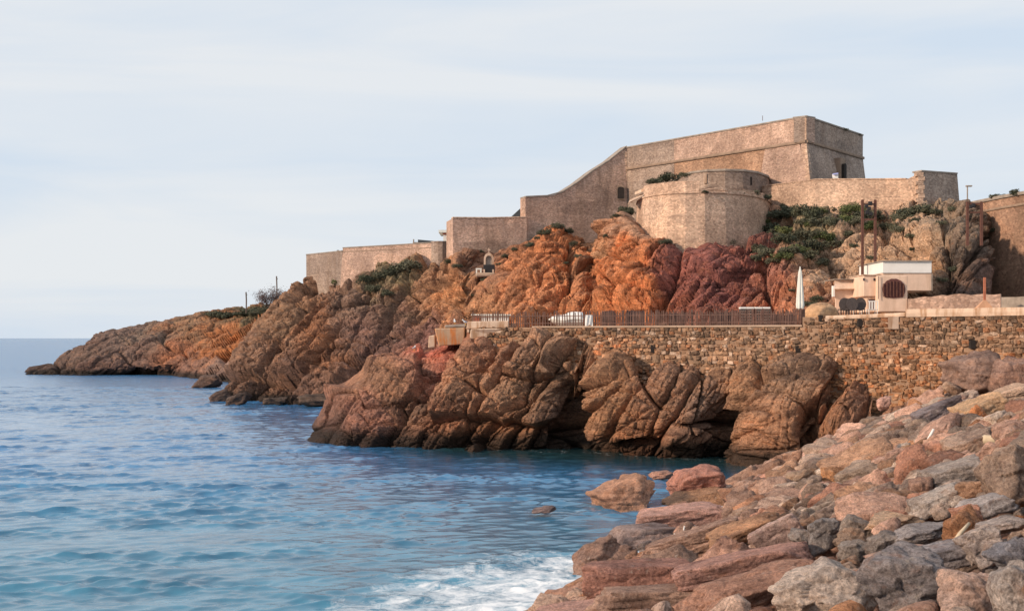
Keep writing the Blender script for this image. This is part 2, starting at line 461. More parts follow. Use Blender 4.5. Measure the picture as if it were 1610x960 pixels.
def blocky(P, A, s, amp, crack, seed, tilt=0.8):
    """jointed rock: flat-faced blocks bounded by bedding and two joint sets, each standing proud, back or tilted"""
    q = (P @ A.T) / s
    w = q * 0.45
    q = q + 0.30 * np.stack([fbm(w, 2, seed + 20), fbm(w + 9, 2, seed + 21), fbm(w + 5, 2, seed + 22)], 1)
    q[:, 0] += 0.35 * q[:, 2]; q[:, 2] += 0.25 * q[:, 1]
    r, cr_, d2 = near1(q[:, 2], seed=seed)
    c, cc_, d0 = near1(q[:, 0], r, seed=seed + 1)
    e, ce_, d1 = near1(q[:, 1] * 0.3, r, c, seed=seed + 2)
    o = h3(r, c, e, seed + 3); t1 = h3(r, c, e, seed + 4) * 2 - 1; t2 = h3(r, c, e, seed + 5) * 2 - 1
    u, v = q[:, 0] - cc_, q[:, 2] - cr_
    fac = np.minimum(t1 * u + t2 * v, -t2 * u * 0.7 + t1 * v + 0.25 * (o - 0.3))
    d = (o - 0.5) * 1.1 + tilt * fac
    ax = np.linalg.norm(A, axis=1)
    edge = np.minimum(np.minimum(d0 / ax[0], d2 / ax[2]), d1 / ax[1] / 0.3) * s            # metres to the nearest joint
    return amp * d - crack * np.clip(1 - edge / (0.055 * s + 0.03), 0, 1) - 0.25 * amp * np.clip(1 - edge / (0.16 * s), 0, 1)
def bed(angle, yaw, along, across):
    """anisotropy matrix: beds rising to the right at `angle` degrees in the X-Z plane"""
    c, s = math.cos(R(angle)), math.sin(R(angle))
    M = np.array([[c / along, 0, s / along], [0, 1, 0], [-s / across, 0, c / across]])
    cy, sy = math.cos(R(yaw)), math.sin(R(yaw))
    return M @ np.array([[cy, sy, 0], [-sy, cy, 0], [0, 0, 1]])
def project_blocks(px, py, seeds, P):
    """named big blocks, laid out on the face: returns displacement and cracks"""
    q = P * 0.55
    wx = px + 5 * fbm(q * 0.5, 3, 61, 0.5); wy = py + 5 * fbm(q * 0.5, 3, 67, 0.5)
    f1 = np.full(len(px), 1e9); sl = np.zeros(len(px)); f2 = np.full(len(px), 1e9); off = np.zeros(len(px)); bul = np.zeros(len(px))
    for (x, y, a, b, ang, o, bu) in seeds:
        c, s = math.cos(R(ang)), math.sin(R(ang))
        dx, dy = wx - x, -(wy - y)
        d = np.sqrt(((dx * c + dy * s) / a) ** 2 + ((-dx * s + dy * c) / b) ** 2)
        near = d < f1
        f2 = np.where(near, f1, np.minimum(f2, d)); f1 = np.where(near, d, f1)
        ra, rb, rc = (math.sin(x * 1.7 + y), math.sin(y * 2.3 + x * .7), math.sin(x * .9 - y * 1.3))
        u_, v_ = (dx * c + dy * s) / a, (-dx * s + dy * c) / b
        fac = np.minimum(np.minimum(0.9 - 1.0 * v_ + .3 * ra * u_, 0.8 + 0.8 * v_ + 0.5 * rb * u_), 0.55 + 0.25 * rc * u_ + .2 * ra * v_)
        off = np.where(near, o, off); bul = np.where(near, bu * 1.5 * np.clip(fac, -0.8, 1), bul)
    k = np.clip(1 - (f2 - f1) / 0.09, 0, 1)
    return off + bul - 0.9 * k

SURF = {}
def terrain(name, cols, nu, nv, layers, mat, ctrl, seeds=None, label=None, soft=22.0, rough=0.25, fade_top=0, gain=1.0, calm=()):
    G = loft(cols, nu, nv)
    N = grid_normals(G)
    P = G.reshape(-1, 3); Nf = N.reshape(-1, 3)
    cent = np.array([0.0, 0.0, EYE]) - P
    px, py = to_px(P)
    d = np.zeros(len(P))
    if seeds: d += project_blocks(px, py, seeds, P)
    for (A, s, amp, crack, seed, *wt_) in layers: d += blocky(P, A, s, amp, crack, seed) * (wt_[0](px) if wt_ else 1.0)
    d += rough * (1.0 - 2.0 * np.abs(fbm(P * np.array([0.8, 0.8, 0.6]), 5, 77, 0.55)))
    if fade_top:                                     # flat ground behind the brow stays calm
        v = np.repeat(np.linspace(0, 1, nv), nu)
        d *= 1 - 0.85 * sstep(fade_top, 1.0, v)
    for (x_, y_, r_) in calm: d *= 1 - 0.85 * np.exp(-(((px - x_) / r_) ** 2 + ((py - y_) / r_) ** 2) ** 2)
    flip = -1.0 if (np.median((Nf * cent).sum(1)) < 0) else 1.0
    Q = P + Nf * flip * d[:, None]
    F = grid_faces(nv, nu)
    if flip < 0: F = F[:, ::-1]
    me = mesh_np(name, Q, F, mat, False)
    set_attr(me, 'tint', np.clip(tint_field(px, py, P, ctrl, soft) * (gain(px)[:, None] if callable(gain) else np.array(gain)), 0.01, 0.9))
    o = link(name, me)
    tag(o, label, None, None, 'structure')
    SURF[name] = Q
    return o
def hit(name, px, py):
    """nearest visible surface point of a terrain at a photo pixel"""
    Q = SURF[name]
    if name + '_px' not in SURF: SURF[name + '_px'] = to_px(Q)
    x, y = SURF[name + '_px']
    d2 = (x - px) ** 2 + (y - py) ** 2
    k = np.argsort(d2)[:14]
    k = k[d2[k] < d2[k[0]] + 9]
    return Q[k[np.argmin(Q[k, 1])]]
def wl(py): return EYE * FPX / (py - HY)             # distance of the sea surface at a photo row
def wcol(px, py, rest, under=2.0):
    """column that starts under water at the waterline pixel, then rises through rest"""
    D = wl(py)
    b = at(px, py, D)
    return [b + np.array([0, -0.3, -under]), b] + [at(*p) for p in rest]

O1, O2, BR = (0.48, 0.205, 0.10), (0.54, 0.20, 0.085), (0.26, 0.155, 0.10)
MR, TN, DR = (0.24, 0.088, 0.072), (0.48, 0.32, 0.215), (0.17, 0.10, 0.075)
# hill under the fort and middle headland
def dcol(base, rest):
    b = at(*base)
    return [b + np.array([0, -0.4, -2.5]), b] + [at(*p) for p in rest]
hill_cols = [
    [np.array([-33., 172, -2]), np.array([-33., 172, 0]), np.array([-32., 172, 2]), np.array([-31., 172, 4]), np.array([-29., 172, 8]), np.array([-26., 172, 12]), np.array([-18., 174, 12.5])],
    wcol(334, 626, [(362, 592, 138), (398, 547, 140), (438, 498, 143), (476, 458, 147), (500, 446, 165)]),
    wcol(400, 632, [(420, 590, 131), (445, 545, 133.5), (480, 488, 136.5), (532, 440, 141.8), (545, 430, 162)]),
    wcol(470, 636, [(485, 590, 127), (505, 540, 130), (540, 480, 134), (600, 430, 138.5), (605, 420, 160)]),
    wcol(540, 640, [(550, 590, 122), (570, 535, 126), (605, 475, 130), (652, 419, 134), (655, 410, 158)]),
    wcol(620, 645, [(625, 590, 117), (640, 540, 120), (665, 478, 124), (700, 406, 130.5), (702, 398, 150)]),
    wcol(700, 650, [(704, 590, 108.5), (710, 530, 111), (716, 480, 114), (715, 408, 121), (728, 387, 126.8)]),
    dcol((755, 520, 105), [(757, 500, 106.5), (760, 470, 110), (763, 434, 116.6), (765, 431.5, 119.6), (766, 392, 127)]),
    dcol((795, 519, 101), [(797, 495, 103), (801, 460, 107), (806, 422, 112.5), (810, 398, 119), (813, 386, 128.5)]),
    dcol((830, 518, 98), [(832, 490, 100), (836, 455, 104), (846, 405, 110), (868, 360, 118), (872, 353, 129)]),
    dcol((905, 516, 96.5), [(907, 490, 98.5), (908, 455, 102.5), (908, 415, 109), (905, 372, 119), (905, 366, 130)]),
    dcol((935, 516, 96), [(936, 490, 98.5), (936, 455, 103), (935, 425, 110), (930, 395, 118), (930, 380, 131)]),
    dcol((1000, 516, 93), [(1000, 480, 95), (996, 430, 98.5), (984, 385, 104), (976, 340, 109.5), (976, 330, 126)]),
    dcol((1045, 516, 92), [(1045, 480, 94), (1045, 445, 96.5), (1046, 420, 98.5), (1044, 398, 101.6), (1044, 380, 110)]),
    dcol((1120, 514, 90), [(1120, 480, 92), (1118, 445, 94), (1115, 410, 97), (1112, 381, 101.0), (1112, 366, 108)]),
    dcol((1190, 513, 88.5), [(1190, 480, 90.5), (1188, 440, 93), (1186, 400, 97.5), (1184, 365, 103), (1186, 345, 110)]),
    dcol((1240, 512, 87), [(1240, 475, 89.5), (1240, 430, 93), (1238, 385, 98), (1236, 335, 106), (1236, 318, 112)]),
    dcol((1320, 505, 84), [(1320, 468, 86.5), (1328, 425, 90), (1335, 380, 95), (1340, 335, 103), (1340, 318, 110)]),
    dcol((1400, 502, 81), [(1400, 462, 83.5), (1408, 415, 87), (1420, 370, 92), (1430, 335, 100), (1432, 318, 108)]),
    dcol((1470, 500, 79.5), [(1470, 458, 81), (1474, 405, 83), (1480, 362, 87), (1484, 335, 97), (1486, 320, 108)]),
    dcol((1522, 500, 79), [(1524, 458, 80.5), (1526, 415, 82), (1524, 375, 85), (1518, 345, 91), (1502, 325, 104)]),
    dcol((1552, 500, 83), [(1556, 458, 84), (1556, 415, 85), (1549, 382, 88), (1536, 356, 93), (1515, 332, 105)]),
    [np.array([34., 97, 4]), np.array([34., 97, 6.5]), np.array([34., 97, 7.5]), np.array([34., 97, 8.5]), np.array([34., 98, 10.5]), np.array([34.5, 100, 13]), np.array([35., 107, 15.5])],
]
hill_ctrl = [(350, 610, (.20, .12, .09)), (390, 570, (.36, .21, .14)), (440, 520, (.40, .24, .15)), (430, 590, (.30, .17, .115)), (490, 530, (.42, .20, .11)),
             (470, 600, (.26, .15, .11)), (560, 480, (.36, .23, .17)), (580, 540, (.24, .14, .115)), (600, 590, (.21, .125, .095)), (640, 500, (.25, .14, .11)),
             (610, 430, (.26, .22, .13)), (660, 440, (.40, .22, .13)), (655, 540, (.24, .12, .10)), (705, 460, (.48, .23, .11)), (735, 470, (.42, .22, .12)),
             (750, 415, (.22, .12, .08)), (800, 470, O1), (830, 430, O1), (880, 400, O2), (900, 470, O1), (930, 400, (.34, .20, .12)), (960, 430, O2), (1000, 400, O2), (1000, 350, (.44, .26, .17)),
             (1000, 480, O1), (1025, 450, O2), (1060, 440, MR), (1090, 410, MR), (1130, 440, (.22, .085, .075)), (1170, 410, MR), (1200, 460, (.42, .17, .10)), (1210, 420, (.30, .13, .10)), (1230, 480, (.40, .17, .10)),
             (1250, 400, (.36, .22, .14)), (1290, 430, TN), (1320, 400, TN), (1330, 450, (.46, .24, .15)), (1400, 370, TN), (1440, 350, TN), (1400, 420, (.50, .30, .17)), (1270, 350, (.22, .19, .12)),
             (1480, 350, (.32, .24, .175)), (1490, 410, (.15, .11, .085)), (1530, 380, (.16, .115, .085)), (1550, 430, (.13, .08, .065)), (1510, 450, (.12, .08, .065))]
B60 = bed(50, 20, 1.6, 0.8)
def WL(x): return 1 - sstep(660, 760, x)
def WR(x): return sstep(660, 760, x)
terrain('hillside', hill_cols, 1150, 250,
        [(bed(54, 15, 2.4, 0.85), 4.6, 2.0, 1.1, 3, WL), (bed(58, 20, 2.2, 0.75), 1.9, 0.62, 0.75, 13, WL), (bed(35, -15, 1.5, 0.85), 1.0, 0.26, 0.22, 23, WL),
         (bed(50, 20, 1.6, 0.8), 6.5, 2.0, 0.7, 3, WR), (bed(28, 25, 1.4, 0.8), 2.6, 1.05, 0.8, 13, WR), (bed(68, -15, 1.4, 0.85), 1.05, 0.46, 0.38, 23, WR), (bed(40, 10, 1.2, 0.9), 0.45, 0.12, 0.08, 33)],
        M_HILL, hill_ctrl, label='orange and brown rocky hillside under the fort', rough=0.09, fade_top=0.82, gain=lambda x: 0.92 + 0.42 * sstep(560, 760, x), calm=((762, 424, 30), (712, 404, 22), (1548, 450, 34), (1015, 355, 34), (978, 335, 24), (1110, 388, 30)))

# far low point
def fcol(px, py, rest):
    return wcol(px, py, rest, 1.5)
point_cols = [
    [np.array([-84., 262, -1.5]), np.array([-84., 262, 0]), np.array([-83.5, 262, .2]), np.array([-83., 262, .4]), np.array([-82., 262, .8]), np.array([-80., 262, 1.2]), np.array([-76., 264, 1.2])],
    fcol(46, 588, [(58, 583, 230), (72, 576, 233), (90, 569, 237), (112, 558, 244), (140, 552, 256)]),
    fcol(120, 590, [(124, 580, 222), (130, 568, 225), (137, 555, 229), (148, 537, 236), (160, 533, 252)]),
    fcol(200, 589, [(205, 575, 222), (210, 558, 225), (216, 538, 230), (226, 515, 238), (240, 510, 255)]),
    fcol(265, 590, [(270, 572, 218), (276, 550, 222), (284, 525, 228), (296, 498, 238), (310, 494, 255)]),
    fcol(318, 596, [(326, 575, 206), (336, 550, 212), (346, 520, 222), (356, 490, 236), (370, 486, 252)]),
    fcol(380, 604, [(388, 578, 185), (395, 548, 195), (402, 518, 210), (412, 484, 232), (420, 480, 248)]),
    fcol(470, 610, [(474, 580, 170), (478, 548, 182), (482, 515, 198), (486, 474, 225), (490, 470, 244)]),
]
terrain('far_point', point_cols, 420, 120,
        [(bed(28, 0, 1.8, 0.8), 6.0, 1.5, 0.8, 103), (bed(35, 0, 1.6, 0.8), 2.4, 0.6, 0.4, 113)], M_HILL,
        [(60, 580, (.13, .085, .07)), (130, 570, (.24, .16, .125)), (150, 585, (.17, .10, .085)), (200, 545, (.30, .20, .16)), (220, 580, (.19, .11, .09)), (230, 525, (.30, .22, .17)),
         (270, 545, (.46, .19, .10)), (300, 520, (.34, .23, .15)), (320, 540, (.55, .20, .07)), (370, 530, (.58, .22, .08)), (400, 520, (.46, .19, .09)), (300, 575, (.28, .16, .125)), (350, 580, (.44, .30, .24)), (340, 600, (.22, .13, .10)), (380, 490, (.16, .15, .09))],
        label='low rocky point running out into the sea', rough=0.2, gain=0.88)

# rock promontory under the terrace wall
def rcol(px, py, rest, rec=0.0):
    c = wcol(px, py, rest)
    if rec:
        for k in range(0, 4): c[k] = c[k] + np.array([0, rec * (1.0, 1.0, 0.7, 0.2)[k], 0])
    return c
shore_cols = [
    [np.array([-7., 104, -2]), np.array([-7., 104, 0]), np.array([-6.8, 103, .9]), np.array([-6.5, 103, 1.8]), np.array([-6., 102, 3.4]), np.array([-5., 100, 4.9]), np.array([-3., 98, 5.6])],
    wcol(505, 684, [(530, 640, 88), (572, 594, 90), (636, 566, 91), (690, 550, 92), (730, 540, 93)]),
    wcol(494, 694, [(520, 645, 81.5), (560, 596, 82.7), (622, 567, 83.5), (686, 548, 84.5), (735, 535, 87)]),
    wcol(560, 701, [(572, 655, 77.8), (600, 606, 79.2), (652, 566, 80.6), (700, 542, 81.6), (745, 527, 86)]),
    wcol(640, 704, [(650, 655, 76.2), (672, 600, 77.4), (702, 556, 78.6), (728, 546, 79.8), (765, 534, 85)]),
    wcol(720, 706, [(726, 650, 75.0), (740, 595, 76.2), (755, 552, 77.0), (772, 546, 78.4), (790, 532, 84)]),
    wcol(800, 708, [(804, 650, 74.0), (812, 595, 75.0), (818, 556, 75.6), (825, 545, 77.0), (835, 528, 83)]),
    wcol(862, 709, [(862, 655, 73.4), (862, 600, 74.4), (862, 570, 74.8), (865, 545, 76.0), (868, 520, 82)]),
    rcol(905, 711, [(903, 655, 73.2), (900, 605, 74.6), (898, 588, 73.6), (898, 574, 74.4), (898, 550, 82)], 1.1),
    wcol(950, 713, [(945, 655, 71.2), (940, 605, 72.2), (940, 588, 73.0), (940, 575, 74.9), (940, 540, 81)]),
    wcol(1010, 717, [(1008, 660, 69.6), (1006, 610, 70.4), (1005, 592, 71.4), (1005, 580, 73.7), (1005, 545, 80)]),
    wcol(1080, 719, [(1080, 660, 68.4), (1078, 610, 69.4), (1075, 594, 70.4), (1075, 582, 72.6), (1075, 545, 79)]),
    rcol(1150, 722, [(1150, 665, 68.6), (1148, 615, 69.0), (1146, 596, 69.6), (1146, 584, 71.4), (1146, 545, 78)], 0.8),
    wcol(1205, 729, [(1205, 668, 66.0), (1203, 625, 66.8), (1200, 600, 68.0), (1200, 584, 70.2), (1200, 550, 76)]),
    wcol(1270, 728, [(1270, 670, 65.0), (1268, 630, 65.6), (1265, 602, 66.6), (1265, 588, 69.0), (1265, 555, 75)]),
    wcol(1330, 722, [(1328, 680, 64.4), (1326, 660, 64.8), (1325, 645, 65.4), (1325, 630, 66.8), (1325, 610, 73)]),
    wcol(1400, 718, [(1400, 690, 63.0), (1400, 672, 63.4), (1400, 658, 64.0), (1400, 648, 65.6), (1400, 630, 72)]),
    wcol(1500, 715, [(1500, 670, 61.0), (1500, 650, 61.2), (1500, 636, 61.4), (1500, 628, 63.2), (1500, 610, 69)]),
    wcol(1660, 712, [(1660, 660, 57.0), (1660, 640, 57.2), (1660, 630, 57.6), (1660, 622, 59.2), (1660, 600, 65)]),
]
shore_seeds = [  # px, py, long, short, lean, forward, bulge
    (540, 682, 46, 20, 35, 0.3, 0.4), (598, 668, 60, 26, 20, 0.5, 0.5), (612, 598, 75, 42, 38, 0.5, 0.7), (560, 640, 40, 24, 50, 0.2, .3), (690, 560, 50, 22, 30, 0.2, 0.4),
    (655, 655, 48, 34, 60, 0.1, 0.4), (720, 610, 78, 30, 62, 0.8, 0.7), (795, 610, 80, 34, 58, 0.7, 0.7), (860, 615, 70, 30, 58, 0.5, 0.6), (672, 610, 60, 20, 62, -0.3, 0.2),
    (700, 682, 40, 24, 10, -0.1, 0.4), (760, 672, 34, 20, 20, -0.2, 0.4), (810, 685, 44, 22, 5, -0.3, 0.4), (865, 690, 44, 26, 0, -0.9, 0.2), (905, 650, 60, 22, 85, -0.8, 0.1),
    (960, 590, 62, 46, 70, 0.7, 0.6), (985, 650, 66, 44, 60, 0.7, 0.7), (1040, 590, 56, 36, 65, 0.4, 0.5), (1075, 640, 80, 34, 62, 0.3, 0.5), (1115, 620, 76, 30, 65, 0.1, 0.5),
    (1000, 702, 52, 18, 0, -0.1, 0.4), (1080, 700, 50, 22, 20, -0.2, 0.3), (940, 705, 40, 18, 0, -0.9, 0.1), (1150, 685, 50, 26, 60, -1.0, 0.1),
    (1178, 605, 50, 36, 75, 0.5, 0.5), (1252, 606, 60, 36, 5, 0.7, 0.5), (1215, 682, 62, 46, 70, 0.9, 0.5), (1322, 682, 62, 40, 70, 0.8, 0.6), (1268, 690, 50, 14, 75, -0.6, 0.2), (1320, 615, 36, 26, 30, 0.0, 0.4),
    (1395, 665, 50, 24, 20, 0.2, 0.4), (1490, 650, 60, 30, 10, 0.0, 0.3), (1600, 640, 60, 30, 10, 0.0, 0.3)]
SB = (.31, .195, .13); SG = (.24, .175, .135); SD = (.20, .14, .105)
shore_ctrl = [(510, 685, (.18, .12, .10)), (570, 665, (.30, .18, .145)), (600, 610, (.29, .19, .13)), (640, 575, (.36, .22, .17)), (665, 550, (.48, .19, .15)), (660, 640, SD), (720, 610, (.37, .24, .16)), (700, 680, (.30, .17, .11)),
              (790, 610, (.34, .235, .16)), (780, 690, (.30, .18, .11)), (860, 600, (.29, .21, .15)), (890, 660, (.14, .10, .08)), (770, 545, (.36, .22, .15)), (850, 550, (.30, .21, .15)),
              (950, 580, (.36, .24, .155)), (980, 640, (.33, .21, .13)), (1010, 700, (.44, .22, .12)), (1060, 600, (.34, .22, .15)), (1110, 630, (.21, .16, .13)), (1080, 690, (.25, .165, .12)),
              (1170, 600, (.34, .23, .15)), (1250, 605, (.29, .22, .165)), (1220, 680, (.34, .215, .14)), (1320, 680, (.36, .22, .14)), (1380, 665, (.25, .17, .13)), (1500, 640, (.28, .17, .13)), (1600, 630, (.30, .18, .14))]
terrain('rock_promontory', shore_cols, 1000, 250,
        [(bed(58, 0, 1.9, 0.95), 3.2, 0.95, 0.75, 203), (bed(30, 20, 1.3, 0.9), 1.2, 0.20, 0.16, 213), (bed(70, -10, 1.2, 0.9), 0.45, 0.10, 0.08, 223)],
        M_SHORE, shore_ctrl, shore_seeds, 'brown rock promontory rising from the sea under the terrace', rough=0.09, gain=(1.30, 1.08, 0.98), calm=((500, 670, 45), (560, 600, 30)))

# ------------------------------------------------------------------ boulder bank geometry (revetment on the right)
BD = np.array([0.343, 0.939]); BN = np.array([0.939, -0.343]); B0 = np.array([0.4, 30.3])
def bank_d(x, y): return (x - B0[0]) * BN[0] + (y - B0[1]) * BN[1]
BS = 0.42
def bank_hit(px, py):
    """where the sight line meets the bank plane"""
    kx = (px - CX) / FPX; kz = -(py - HY) / FPX
    # z = EYE + kz*Y ; z = BS*((kx*Y-B0x)*n0 + (Y-B0y)*n1)
    a = BS * (kx * BN[0] + BN[1]); b = BS * (-B0[0] * BN[0] - B0[1] * BN[1])
    Y = (EYE - b) / (a - kz)
    return np.array([kx * Y, Y, EYE + kz * Y])
ns, nd = 260, 90
S = np.linspace(-34, 40, ns); Dd = np.linspace(-4, 22, nd)
SS, DDm = np.meshgrid(S, Dd)
X = B0[0] + BD[0] * SS + BN[0] * DDm; Y = B0[1] + BD[1] * SS + BN[1] * DDm
Z = BS * np.minimum(DDm, 12.5) - 0.78
Pb = np.stack([X, Y, Z], -1).reshape(-1, 3)
f1, f2, vec, rid = worley(Pb * 1.3, 301)
Pb[:, 2] += 0.16 * (rid[:, 0] - 0.5) * 2 - 0.18 * np.exp(-(f2 - f1) / 0.1) + 0.15 * fbm(Pb * 1.5, 4, 305)
me = mesh_np('boulder_bank', Pb, grid_faces(nd, ns), M_BANK)
tb = np.array([.26, .18, .15]) * (1 + 0.35 * (rid[:, 1:2] - 0.5)) + np.array([.10, .01, -.02]) * (rid[:, 2:3] > 0.7)
set_attr(me, 'tint', tb)
tag(link('boulder_bank', me), 'rubble bank beneath the boulders', None, None, 'structure')

# ------------------------------------------------------------------ sea
ys = np.concatenate([np.geomspace(14, 22, 24)[:-1], np.geomspace(22, 170, 820), np.geomspace(170, 26000, 170)[1:]])
ss = np.concatenate([np.linspace(-4, -0.66, 22)[:-1], np.linspace(-0.66, 0.36, 470), np.linspace(0.36, 4, 24)[1:]])
YY, S2 = np.meshgrid(ys, ss, indexing='ij')
XX = S2 * YY
dy = np.gradient(ys)[:, None] * np.ones_like(XX)
ZZ = np.zeros_like(XX); DX = np.zeros_like(XX); DY = np.zeros_like(XX)
wr = np.random.default_rng(11)
for k in range(60):
    lam = 0.32 * (12.0 ** (k / 59.0))
    th = R(-78) + wr.normal(0, 0.55)                 # travel direction, mostly towards the viewer and the shore
    kx_, ky_ = math.cos(th) * 2 * math.pi / lam, math.sin(th) * 2 * math.pi / lam
    ph = wr.uniform(0, 6.28)
    a = 0.0072 * math.exp(-(math.log(lam / 1.15)) ** 2 / 0.8) + 0.0021 * lam ** 0.6
    fade = 1 - sstep(0.34, 0.75, dy / lam)
    arg = kx_ * XX + ky_ * YY + ph + 0.9 * np.sin(XX * 0.13 * (1 + .02 * k) + YY * 0.09 + k)
    ZZ += a * fade * np.sin(arg)
    c = a * fade * np.cos(arg) * 1.0
    DX += c * math.cos(th); DY += c * math.sin(th)
gp_ = np.stack([XX.ravel(), YY.ravel(), 0 * XX.ravel()], 1)
gust = fbm(gp_ * np.array([0.25, 0.45, 1]), 3, 401, 0.6).reshape(XX.shape)
gust = (0.34 + 0.95 * sstep(-0.4, 0.7, gust)) * (1 + 0.3 * fbm(gp_ * np.array([0.03, 0.05, 1]), 2, 407).reshape(XX.shape))
calm = 1 - 0.72 * sstep(-8, 3, XX * 0.5 - 0.0) * sstep(55, 68, YY)     # sheltered water in front of the cliff
ZZ *= gust * calm; DX *= calm * gust; DY *= calm * gust
W = np.stack([XX + DX, YY + DY, ZZ], -1).reshape(-1, 3)
dshore = bank_d(XX, YY)
foam = sstep(-11, -1.0, dshore) * (1 - sstep(34, 48, YY)) * 1.06
foam = np.maximum(foam, 0.98 * sstep(-2.6, -0.6, dshore) * (1 - sstep(54, 62, YY)))
foam = np.maximum(foam, 0.86 * np.exp(-((XX - 1.6) / 3.0) ** 2 - ((YY - 47.5) / 1.6) ** 2))
foam = np.maximum(foam, 0.34 * sstep(0.02, 0.16, ZZ) * (1 - sstep(50, 120, YY)))
near = 1 - sstep(30, 75, YY)
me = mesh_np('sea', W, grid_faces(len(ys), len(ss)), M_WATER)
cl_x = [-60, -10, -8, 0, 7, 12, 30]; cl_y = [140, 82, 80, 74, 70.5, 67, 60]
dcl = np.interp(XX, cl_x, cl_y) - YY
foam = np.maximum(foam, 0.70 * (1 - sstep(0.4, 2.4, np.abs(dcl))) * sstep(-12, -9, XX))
cliff_shade = (1 - sstep(2.0, 15.0, dcl)) * sstep(-11, -3, XX) * 0.95  # painted cliff shade for the water colour, fading out to sea
set_attr(me, 'foam', np.stack([foam.ravel(), near.ravel(), np.clip(cliff_shade, 0, 1).ravel()], 1))
set_attr(me, 'chop', np.repeat(sstep(45, 260, YY).reshape(-1, 1), 3, 1))
tag(link('sea', me), 'rippled blue sea', None, None, 'structure')

# ------------------------------------------------------------------ walls
def wall_mesh(name, path, zt, zb, thick, mat, parent=None, batter=0.0, jit=0.03, step=0.6, close=True):
    """stone wall along a plan path (points (x, y), camera side on the right hand walking left to right): zt/zb per path point"""
    path = [np.array(p[:2], float) for p in path]
    zt = list(zt) if isinstance(zt, (list, tuple)) else [zt] * len(path)
    zb = list(zb) if isinstance(zb, (list, tuple)) else [zb] * len(path)
    st = []
    for i in range(len(path) - 1):
        n = max(1, int(np.linalg.norm(path[i + 1] - path[i]) / step))
        for k in range(n): st.append((path[i] + (path[i + 1] - path[i]) * k / n, zt[i] + (zt[i + 1] - zt[i]) * k / n, zb[i] + (zb[i + 1] - zb[i]) * k / n, i, k))
    st.append((path[-1], zt[-1], zb[-1], len(path) - 2, 0))
    segn = []
    for i in range(len(path) - 1):
        t = path[i + 1] - path[i]; t = t / np.linalg.norm(t); segn.append(np.array([t[1], -t[0]]))
    v = []; f = []
    nr = 5
    for (p, a, b, i, k) in st:
        n = segn[i]
        if k == 0 and 0 < i < len(segn): n = segn[i] + segn[i - 1]; n = n / (np.linalg.norm(n) ** 2 / 2 + 1e-6) * 1.0
        if np.linalg.norm(n) > 1.8: n = n / np.linalg.norm(n) * 1.8
        a2 = a + random.uniform(-jit, jit)
        for r in range(nr):
            w = r / (nr - 1); z = b + (a2 - b) * w; o = batter * (a - z)
            q = p + n * (o + random.uniform(-0.5, 0.5) * jit)
            v.append((q[0], q[1], z))
        q = p - segn[i] * thick
        v.append((q[0], q[1], a2)); v.append((q[0], q[1], b))
    m = nr + 2
    for s in range(len(st) - 1):
        for r in range(m): f.append((s * m + r, (s + 1) * m + r, (s + 1) * m + (r + 1) % m, s * m + (r + 1) % m))
    f.append(tuple(range(m))); f.append(tuple(range((len(st) - 1) * m, len(st) * m))[::-1])
    mb = MB(); mb.add(v, f)
    return mb.build(name, mat, parent)
def band(name, path, z, h, proud, mat, parent, deep=0.25):
    """moulding or coping strip standing proud of a wall"""
    zs = z if isinstance(z, (list, tuple)) else [z] * len(path)
    q = []
    for i, p in enumerate(path):
        a = np.array(path[max(i - 1, 0)][:2]); b = np.array(path[min(i + 1, len(path) - 1)][:2]); t = (b - a) / np.linalg.norm(b - a)
        q.append((np.array(p[:2], float), np.array([t[1], -t[0]])))
    v = []; f = []
    for (p, n), zz in zip(q, zs):
        for o, dz in ((proud, 0), (proud * 1.15, h * .5), (proud, h), (-deep, h), (-deep, 0)):
            v.append((p[0] + n[0] * o, p[1] + n[1] * o, zz + dz))
    for s in range(len(q) - 1):
        for r in range(5): f.append((s * 5 + r, (s + 1) * 5 + r, (s + 1) * 5 + (r + 1) % 5, s * 5 + (r + 1) % 5))
    f.append(tuple(range(5))); f.append(tuple(range((len(q) - 1) * 5, len(q) * 5))[::-1])
    return MB().add(v, f).build(name, mat, parent)
def xy(px, D): return ((px - CX) / FPX * D, D)
def zat(py, D): return EYE - (py - HY) / FPX * D
def lerp(a, b, t): return tuple(a[i] + (b[i] - a[i]) * t for i in range(len(a)))
def arch_niche(name, px, py0, py1, wpx, D, n, mat, parent, depth=0.12, arched=True):
    """opening built as a dark recessed leaf with a stone frame: centre column, top and bottom rows; n = outward normal in plan"""
    n = np.array(n) / np.linalg.norm(n); t = np.array([-n[1], n[0]])
    c = np.array(xy(px, D)); w = wpx / FPX * D / 2; z0, z1 = zat(py1, D), zat(py0, D)
    pr = [(-w, z0), (w, z0), (w, z1 - (w * .7 if arched else 0))]
    if arched: pr += [(w * math.cos(a), z1 - w * .7 + w * .7 * math.sin(a)) for a in np.linspace(0.3, math.pi - 0.3, 6)]
    pr += [(-w, z1 - (w * .7 if arched else 0))]
    bot = [(c[0] + t[0] * a + n[0] * 0.03, c[1] + t[1] * a + n[1] * 0.03, z) for a, z in pr]
    top = [(c[0] + t[0] * a - n[0] * depth, c[1] + t[1] * a - n[1] * depth, z) for a, z in pr]
    return MB().prism(bot, top).build(name, mat, parent)

